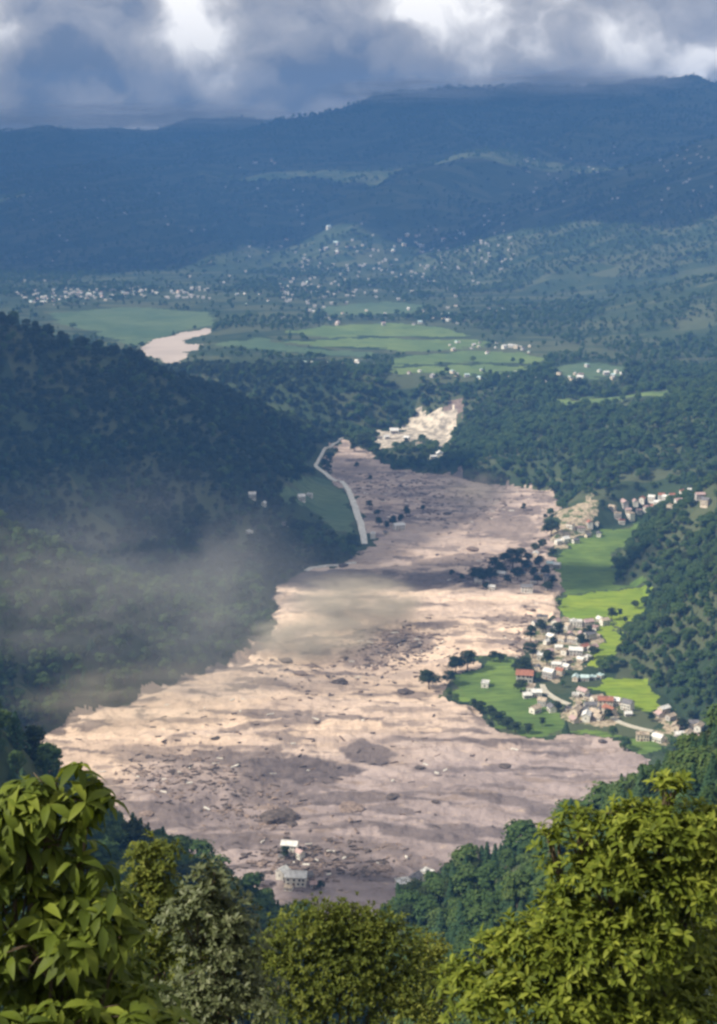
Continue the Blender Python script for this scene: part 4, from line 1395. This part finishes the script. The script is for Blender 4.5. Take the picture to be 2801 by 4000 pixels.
def leafy_tree(name, label, foot_px, D, lobes, leaf_px, k_whorl, per, mat, tmpl, spread=(0.7, 1.5), parts=300, seed=0, extra=0, category='tree', up=0.5, upness=0.6, group=None, clumps=0):
    """lobes: (px, py, rx, ry[, density, depth shift]) in picture units at distance D"""
    r = np.random.default_rng(seed)
    unit = math.hypot(D, D * 0.5) / FPX
    fx = at(foot_px, 2400, D)
    gx, gy = fx[0], D + 0.25
    gzv = gz(gx, gy)
    root = link(name, None, loc=(gx, gy, gzv), label=label, category=category, group=group)
    org = np.array([gx, gy, gzv])
    # trunk and limbs
    L = []
    for lb in lobes:
        px, py, rx, ry = lb[:4]
        den = lb[4] if len(lb) > 4 else 1.0
        dz = lb[5] if len(lb) > 5 else 0.0
        c = at(px, py, D + dz)
        L.append((c - org, np.array([rx * unit, 0.8 * (rx + ry) / 2 * unit, ry * unit]), den))
    tb = MB()
    cm = np.mean([l[0] for l in L], 0)
    hgt = min(l[0][2] for l in L)
    fork = np.array([cm[0] * 0.4, cm[1] * 0.4, max(0.8, hgt * 0.75)])
    rt = 0.02 + 0.0065 * np.linalg.norm(cm)
    tb.tube([(0, 0, -0.6), (0.02, 0, fork[2] * 0.4), tuple(fork)], [rt * 1.3, rt, rt * 0.8], 8)
    link('trunk', tb.mesh('trunk', M['bark'], True), root)
    for c, rad, den in L:
        lb_ = MB()
        mid = (fork + c) / 2 + np.array([0, 0, -0.05 * np.linalg.norm(c - fork)])
        lb_.tube([tuple(fork), tuple(mid), tuple(c)], [rt * 0.62, rt * 0.42, rt * 0.14], 6)
        for q in range(7):
            e = c + rand_dirs(1, r)[0] * rad * 0.85
            lb_.tube([tuple(mid * 0.3 + c * 0.7), tuple((c + e) / 2 + np.array([0, 0, 0.02])), tuple(e)], [rt * 0.2, rt * 0.13, rt * 0.05], 5)
        link('branch', lb_.mesh('branch', M['bark'], True), root)
    # each limb carries several uneven clumps
    if clumps:
        L2 = []
        for c, rad, den in L:
            for q in range(clumps):
                d = rand_dirs(1, r)[0]
                d[2] = abs(d[2]) * 0.9 - 0.25
                L2.append((c + d * rad * r.uniform(0.35, 0.85), rad * r.uniform(0.34, 0.62), den * r.uniform(0.6, 1.5)))
        L = L2 + [(c, rad, den * 1.3) for c, rad, den in L]
    # whorls of leaves at the twig ends
    area = np.array([l[1][0] * l[1][2] * l[2] for l in L])
    cnt = np.maximum(2, (k_whorl * area / area.sum())).astype(int)
    Ls = leaf_px * unit
    O, Dr, Up, Sz = [], [], [], []
    for (c, rad, den), k in zip(L, cnt):
        d = rand_dirs(k, r)
        d[:, 2] = np.where(d[:, 2] < -0.35, -d[:, 2], d[:, 2])
        tip = c + d * rad * np.clip(r.normal(0.95, 0.16, (k, 1)), 0.3, 1.3)
        ax = d + np.array([0, 0, upness])
        ax /= np.linalg.norm(ax, axis=1, keepdims=True)
        u, w = frames(ax, r)
        for j in range(per):
            a = 2 * math.pi * (j + r.uniform(0, 1, (k, 1)) * 0.7) / per
            ph = r.uniform(spread[0], spread[1], (k, 1))
            rad_ = u * np.cos(a) + w * np.sin(a)
            dv = ax * np.cos(ph) + rad_ * np.sin(ph)
            O.append(tip + dv * Ls * 0.05 - ax * r.uniform(0, 0.5, (k, 1)) * Ls)
            Dr.append(dv)
            nn = ax * np.sin(ph) - rad_ * np.cos(ph) + up * np.array([0, 0, 1.0])
            Up.append(nn)
            Sz.append(Ls * r.uniform(0.45, 1.2, k))
    O, Dr, Up, Sz = np.concatenate(O), np.concatenate(Dr), np.concatenate(Up), np.concatenate(Sz)
    R = leaf_frames(Dr, Up)
    # leaves that show largest, as leaves of their own
    wx = O + org
    sx, sy = project(wx[:, 0], wx[:, 1], wx[:, 2])
    score = np.where((sx > 5) & (sx < VW - 5) & (sy < VH - 10), 0, 100) + (O[:, 1] - O[:, 1].mean()) * 1.0 + r.uniform(0, 0.6, len(O))
    order = np.argsort(score)
    own_ = order[:parts]
    rest = order[parts:]
    tv, tf = tmpl
    me = mesh_from('leaf', tv, tf, mat, smooth=True)
    for i in own_:
        mt = Matrix.Identity(4)
        for a_ in range(3):
            for b_ in range(3):
                mt[a_][b_] = R[i, a_, b_] * Sz[i]
            mt[a_][3] = O[i, a_]
        lo = link('leaf', me, root)
        lo.matrix_local = mt
    if len(rest):
        V = np.einsum('nij,vj->nvi', R[rest] * Sz[rest][:, None, None], tv) + O[rest][:, None, :]
        F = (tf[None] + (np.arange(len(rest)) * len(tv))[:, None, None]).reshape(-1, 4)
        link('foliage', mesh_from('foliage', V.reshape(-1, 3), F, mat, smooth=True), root, kind='stuff')
    return root


M['leaf_big'] = leaf_mat('big_drooping_leaf', (0.032, 0.055, 0.010), (0.100, 0.135, 0.016), (0.29, 0.33, 0.055), 0.28, 0.6, 2.0, 0.18)
M['leaf_yellow'] = leaf_mat('yellow_green_leaf', (0.034, 0.056, 0.010), (0.115, 0.150, 0.018), (0.31, 0.34, 0.055), 0.28, 0.6, 1.6, 0.15)
M['leaf_olive'] = leaf_mat('olive_leaf', (0.030, 0.046, 0.010), (0.095, 0.120, 0.020), (0.25, 0.26, 0.055), 0.25, 0.6, 1.6, 0.15)
M['leaf_grey'] = leaf_mat('grey_green_leaf', (0.055, 0.075, 0.030), (0.11, 0.13, 0.060), (0.24, 0.25, 0.14), 0.18, 0.5, 1.2, 0.3)
T_BIG = leaf_template(0.36, 0.55, 4)
T_MID = leaf_template(0.40, 0.25, 3)
T_SMALL = leaf_template(0.46, 0.2, 2)

leafy_tree('broadleaf_tree', 'tall tree with large drooping yellow-green leaves in the lower left corner', 60, 10.5,
           [(-150, 1950, 200, 180, 1.0), (-420, 1900, 260, 260, .8), (-380, 2200, 240, 200, .8), (120, 1790, 115, 75, 1.5), (60, 1800, 90, 70, 1.0), (190, 1850, 45, 60, .8), (70, 1900, 120, 70, 1.2), (190, 1935, 60, 50, .8), (30, 2020, 140, 90, 1.2), (180, 2050, 120, 80, 1.1), (280, 2090, 50, 60, .7), (120, 2115, 150, 70, 1.3, -0.2), (90, 2190, 230, 110, 1.3, .5), (280, 2230, 120, 100, 1.0, .5), (100, 2290, 300, 90, 1.2, -0.3)],  # first lobes, mostly left of the frame, are added to shade the lower corner
           66, 560, 9, M['leaf_big'], T_BIG, (1.0, 2.1), 300, 21, upness=1.3)
leafy_tree('broadleaf_tree', 'big yellow-green tree filling the lower right corner', 1400, 15.5,
           [(1505, 1775, 45, 50, .35), (1300, 1860, 65, 50, .45), (1400, 1830, 60, 45, .4), (1240, 1890, 40, 60, .3), (1480, 1880, 120, 80, 1.1), (1590, 1900, 70, 90, 1), (1370, 1960, 120, 80, 1.0), (1530, 2010, 130, 100, 1.2), (1280, 2060, 90, 70, .8), (1210, 2130, 110, 80, .9), (1390, 2130, 170, 110, 1.2), (1090, 2230, 110, 90, .9), (1260, 2250, 170, 110, 1.2), (1540, 2200, 170, 150, 1.0, 1.0), (1430, 2290, 200, 90, 1)],
           25, 4300, 7, M['leaf_yellow'], T_MID, (0.6, 1.5), 300, 22, upness=0.7, clumps=7)
leafy_tree('broadleaf_tree', 'slim olive green tree between the large-leaved tree and the grey shrub', 345, 21,
           [(345, 1925, 60, 50, .8), (330, 1980, 60, 70, 1), (345, 2060, 85, 90, 1), (370, 2160, 100, 100, 1), (400, 2270, 130, 100, 1)],
           15, 1900, 6, M['leaf_olive'], T_SMALL, (0.5, 1.4), 300, 23, clumps=6)
leafy_tree('shrub', 'grey-green shrub with pale leaves beside the slim olive tree', 490, 19,
           [(470, 1990, 50, 60, .8), (440, 2060, 80, 70, 1), (520, 2070, 60, 70, 1), (490, 2150, 95, 90, 1), (520, 2250, 110, 90, 1), (430, 2270, 100, 80, 1)],
           17, 1500, 6, M['leaf_grey'], T_SMALL, (0.5, 1.4), 300, 24, category='shrub', clumps=6)
leafy_tree('shrub', 'dense rounded olive bush at the bottom centre below the mud', 770, 26,
           [(700, 2095, 85, 75, 1), (790, 2090, 80, 65, 1), (860, 2130, 75, 80, 1), (640, 2180, 70, 100, 1), (760, 2190, 150, 110, 1), (890, 2230, 90, 100, 1), (700, 2280, 150, 80, 1)],
           11.5, 4600, 6, M['leaf_olive'], T_SMALL, (0.4, 1.3), 300, 25, category='shrub', clumps=7)
leafy_tree('shrub', 'low dark bush tucked between the round bush and the big tree', 985, 29,
           [(960, 2150, 50, 60, 1), (990, 2220, 70, 70, 1), (960, 2280, 90, 70, 1)],
           11, 900, 6, M['leaf_olive'], T_SMALL, (0.4, 1.3), 200, 26, category='shrub', clumps=5)

# ------------------------------------------------------------------ air: haze over the whole valley, dust drifting off the slide
def volume_mat(name, color, density, aniso=0.0):
    m, n = material(name)
    v = n.n('ShaderNodeVolumePrincipled', {'Color': (*color, 1), 'Density': density, 'Anisotropy': aniso})
    n.n('ShaderNodeOutputMaterial', {'Volume': v.outputs[0]})
    return m


HAZE = 1.2e-4
b = MB().box(-9700, 9700, -9700, 9700, float(GZ.min()) - 1.0, float(max(GZ.max(), 0)) + 130)
link('haze', b.mesh('haze', volume_mat('haze_air', (0.15, 0.40, 0.97), HAZE)), kind='stuff', label='thin blue haze filling the valley')


def dust(label, px, py, D, rx, ry, rz, dens, color, seed, tilt=0.0):
    import bmesh
    bm = bmesh.new()
    bmesh.ops.create_icosphere(bm, subdivisions=3, radius=1.0)
    me = bpy.data.meshes.new('dust_cloud')
    bm.to_mesh(me)
    bm.free()
    m, n = material('drifting_dust')
    tc = n.n('ShaderNodeTexCoord').outputs['Object']
    ln = n.n('ShaderNodeVectorMath', {0: tc}, operation='LENGTH').outputs['Value']
    fall = n.math('SUBTRACT', 1.0, n.smooth(ln, 0.25, 0.98))
    nz = n.noise(n.mapping(tc, (2.2, 2.2, 2.6), (seed, 0, 0)), 1.0, 5, 0.62, 1.0)
    dn = n.math('MULTIPLY', n.math('MULTIPLY', fall, n.smooth(nz, 0.38, 0.66)), dens)
    v = n.n('ShaderNodeVolumePrincipled', {'Color': (*color, 1), 'Density': dn})
    n.n('ShaderNodeOutputMaterial', {'Volume': v.outputs[0]})
    me.materials.append(m)
    p = at(px, py, D)
    o = link('dust_cloud', me, None, tuple(p), tilt, (rx, ry, rz), kind='stuff', label=label)
    return o


DUSTC = (0.94, 0.93, 0.90)
DUSTT = (0.95, 0.85, 0.68)
dust('grey dust hanging over the lower left wooded slope', 300, 1390, 1110, 225, 75, 135, 0.0065, DUSTC, 1.0, 0.2)
dust('thin dust trailing along the left mud edge', 300, 1560, 1050, 120, 40, 30, 0.013, DUSTT, 4.0, 0.25)
dust('tan dust plume drifting over the middle of the mud', 800, 1350, 1290, 75, 60, 26, 0.085, DUSTT, 7.0, -0.35)
dust('low tan dust trailing left from the plume', 690, 1430, 1220, 70, 50, 20, 0.075, DUSTT, 9.0, 0.3)
dust('thin dust rising from the upper mud', 1060, 1100, 1700, 60, 50, 30, 0.008, DUSTT, 3.0, 0.0)
MISTC = (0.97, 0.97, 0.97)
for lab_, px_, py_, D_, a_, b_, c_, dn_, sd_ in (('grey mist clinging to the upper right crest', 1290, 186, 6700, 620, 300, 85, 0.008, 2.0), ('grey mist on the crest step in the middle', 930, 205, 6700, 480, 260, 70, 0.008, 5.0), ('grey mist along the left crest', 300, 262, 7900, 1300, 320, 85, 0.006, 8.0)):
    dust(lab_, px_, py_, D_, a_, b_, c_, dn_, MISTC, sd_).name = 'mist'


# ------------------------------------------------------------------ unseen cumulus outside the view, most added to shade chosen slopes
m, n = material('cloud_vapour')
dd_ = n.n('ShaderNodeBsdfDiffuse', {'Color': (0.9, 0.9, 0.9, 1)})
tt_ = n.n('ShaderNodeBsdfTranslucent', {'Color': (0.8, 0.82, 0.86, 1)})
n.n('ShaderNodeOutputMaterial', {'Surface': n.n('ShaderNodeMixShader', {0: 0.25, 1: dd_.outputs[0], 2: tt_.outputs[0]}).outputs[0]})
M['cloud'] = m


def cloud(label, shade_x, shade_y, shade_z, z, rx, ry, rz, seed):
    """a cumulus whose shadow falls on the given spot"""
    import bmesh
    bm = bmesh.new()
    bmesh.ops.create_icosphere(bm, subdivisions=6, radius=1.0)
    co = np.array([v.co[:] for v in bm.verts])
    k = 1 + 0.45 * fbm(co[:, 0] * 2.2 + seed + co[:, 2], co[:, 1] * 2.2 + 0.7 * co[:, 2], seed, 5) + 0.16 * (0.3 - np.abs(fbm(co[:, 0] * 6 + co[:, 2] * 3, co[:, 1] * 6 - co[:, 2] * 4, seed + 5, 3)))
    co = co * k[:, None]
    co[:, 2] = np.where(co[:, 2] < 0, co[:, 2] * 0.25, co[:, 2])
    for v, c_ in zip(bm.verts, co):
        v.co = c_
    me = bpy.data.meshes.new('cloud')
    bm.to_mesh(me)
    bm.free()
    me.materials.append(M['cloud'])
    me.polygons.foreach_set('use_smooth', [True] * len(me.polygons))
    t = (z - shade_z) / TO_SUN.z
    return link('cloud', me, None, (shade_x + TO_SUN.x * t, shade_y + TO_SUN.y * t, z), None, (rx, ry, rz), kind='stuff', label=label)


cloud('broad unseen cumulus placed to shade the far mountain', -300, 7500, 0, 1500, 3400, 1700, 500, 3)
cloud('unseen cumulus added to shade the dark wooded spur', -290, 1740, -300, 1100, 250, 330, 140, 8)
cloud('small cumulus drifting over the valley', 90, 1455, -400, 1100, 200, 45, 50, 12)
cloud('small unseen cumulus added to shade the near left ridge', -95, 640, -300, 1000, 75, 150, 50, 15)
cloud('long unseen cumulus added to shade the foothills left of the far town', -1300, 5000, -200, 1300, 1200, 700, 260, 19)
cloud('unseen cumulus added to shade the far slope right of the town', 800, 4650, -150, 1250, 950, 620, 220, 23)
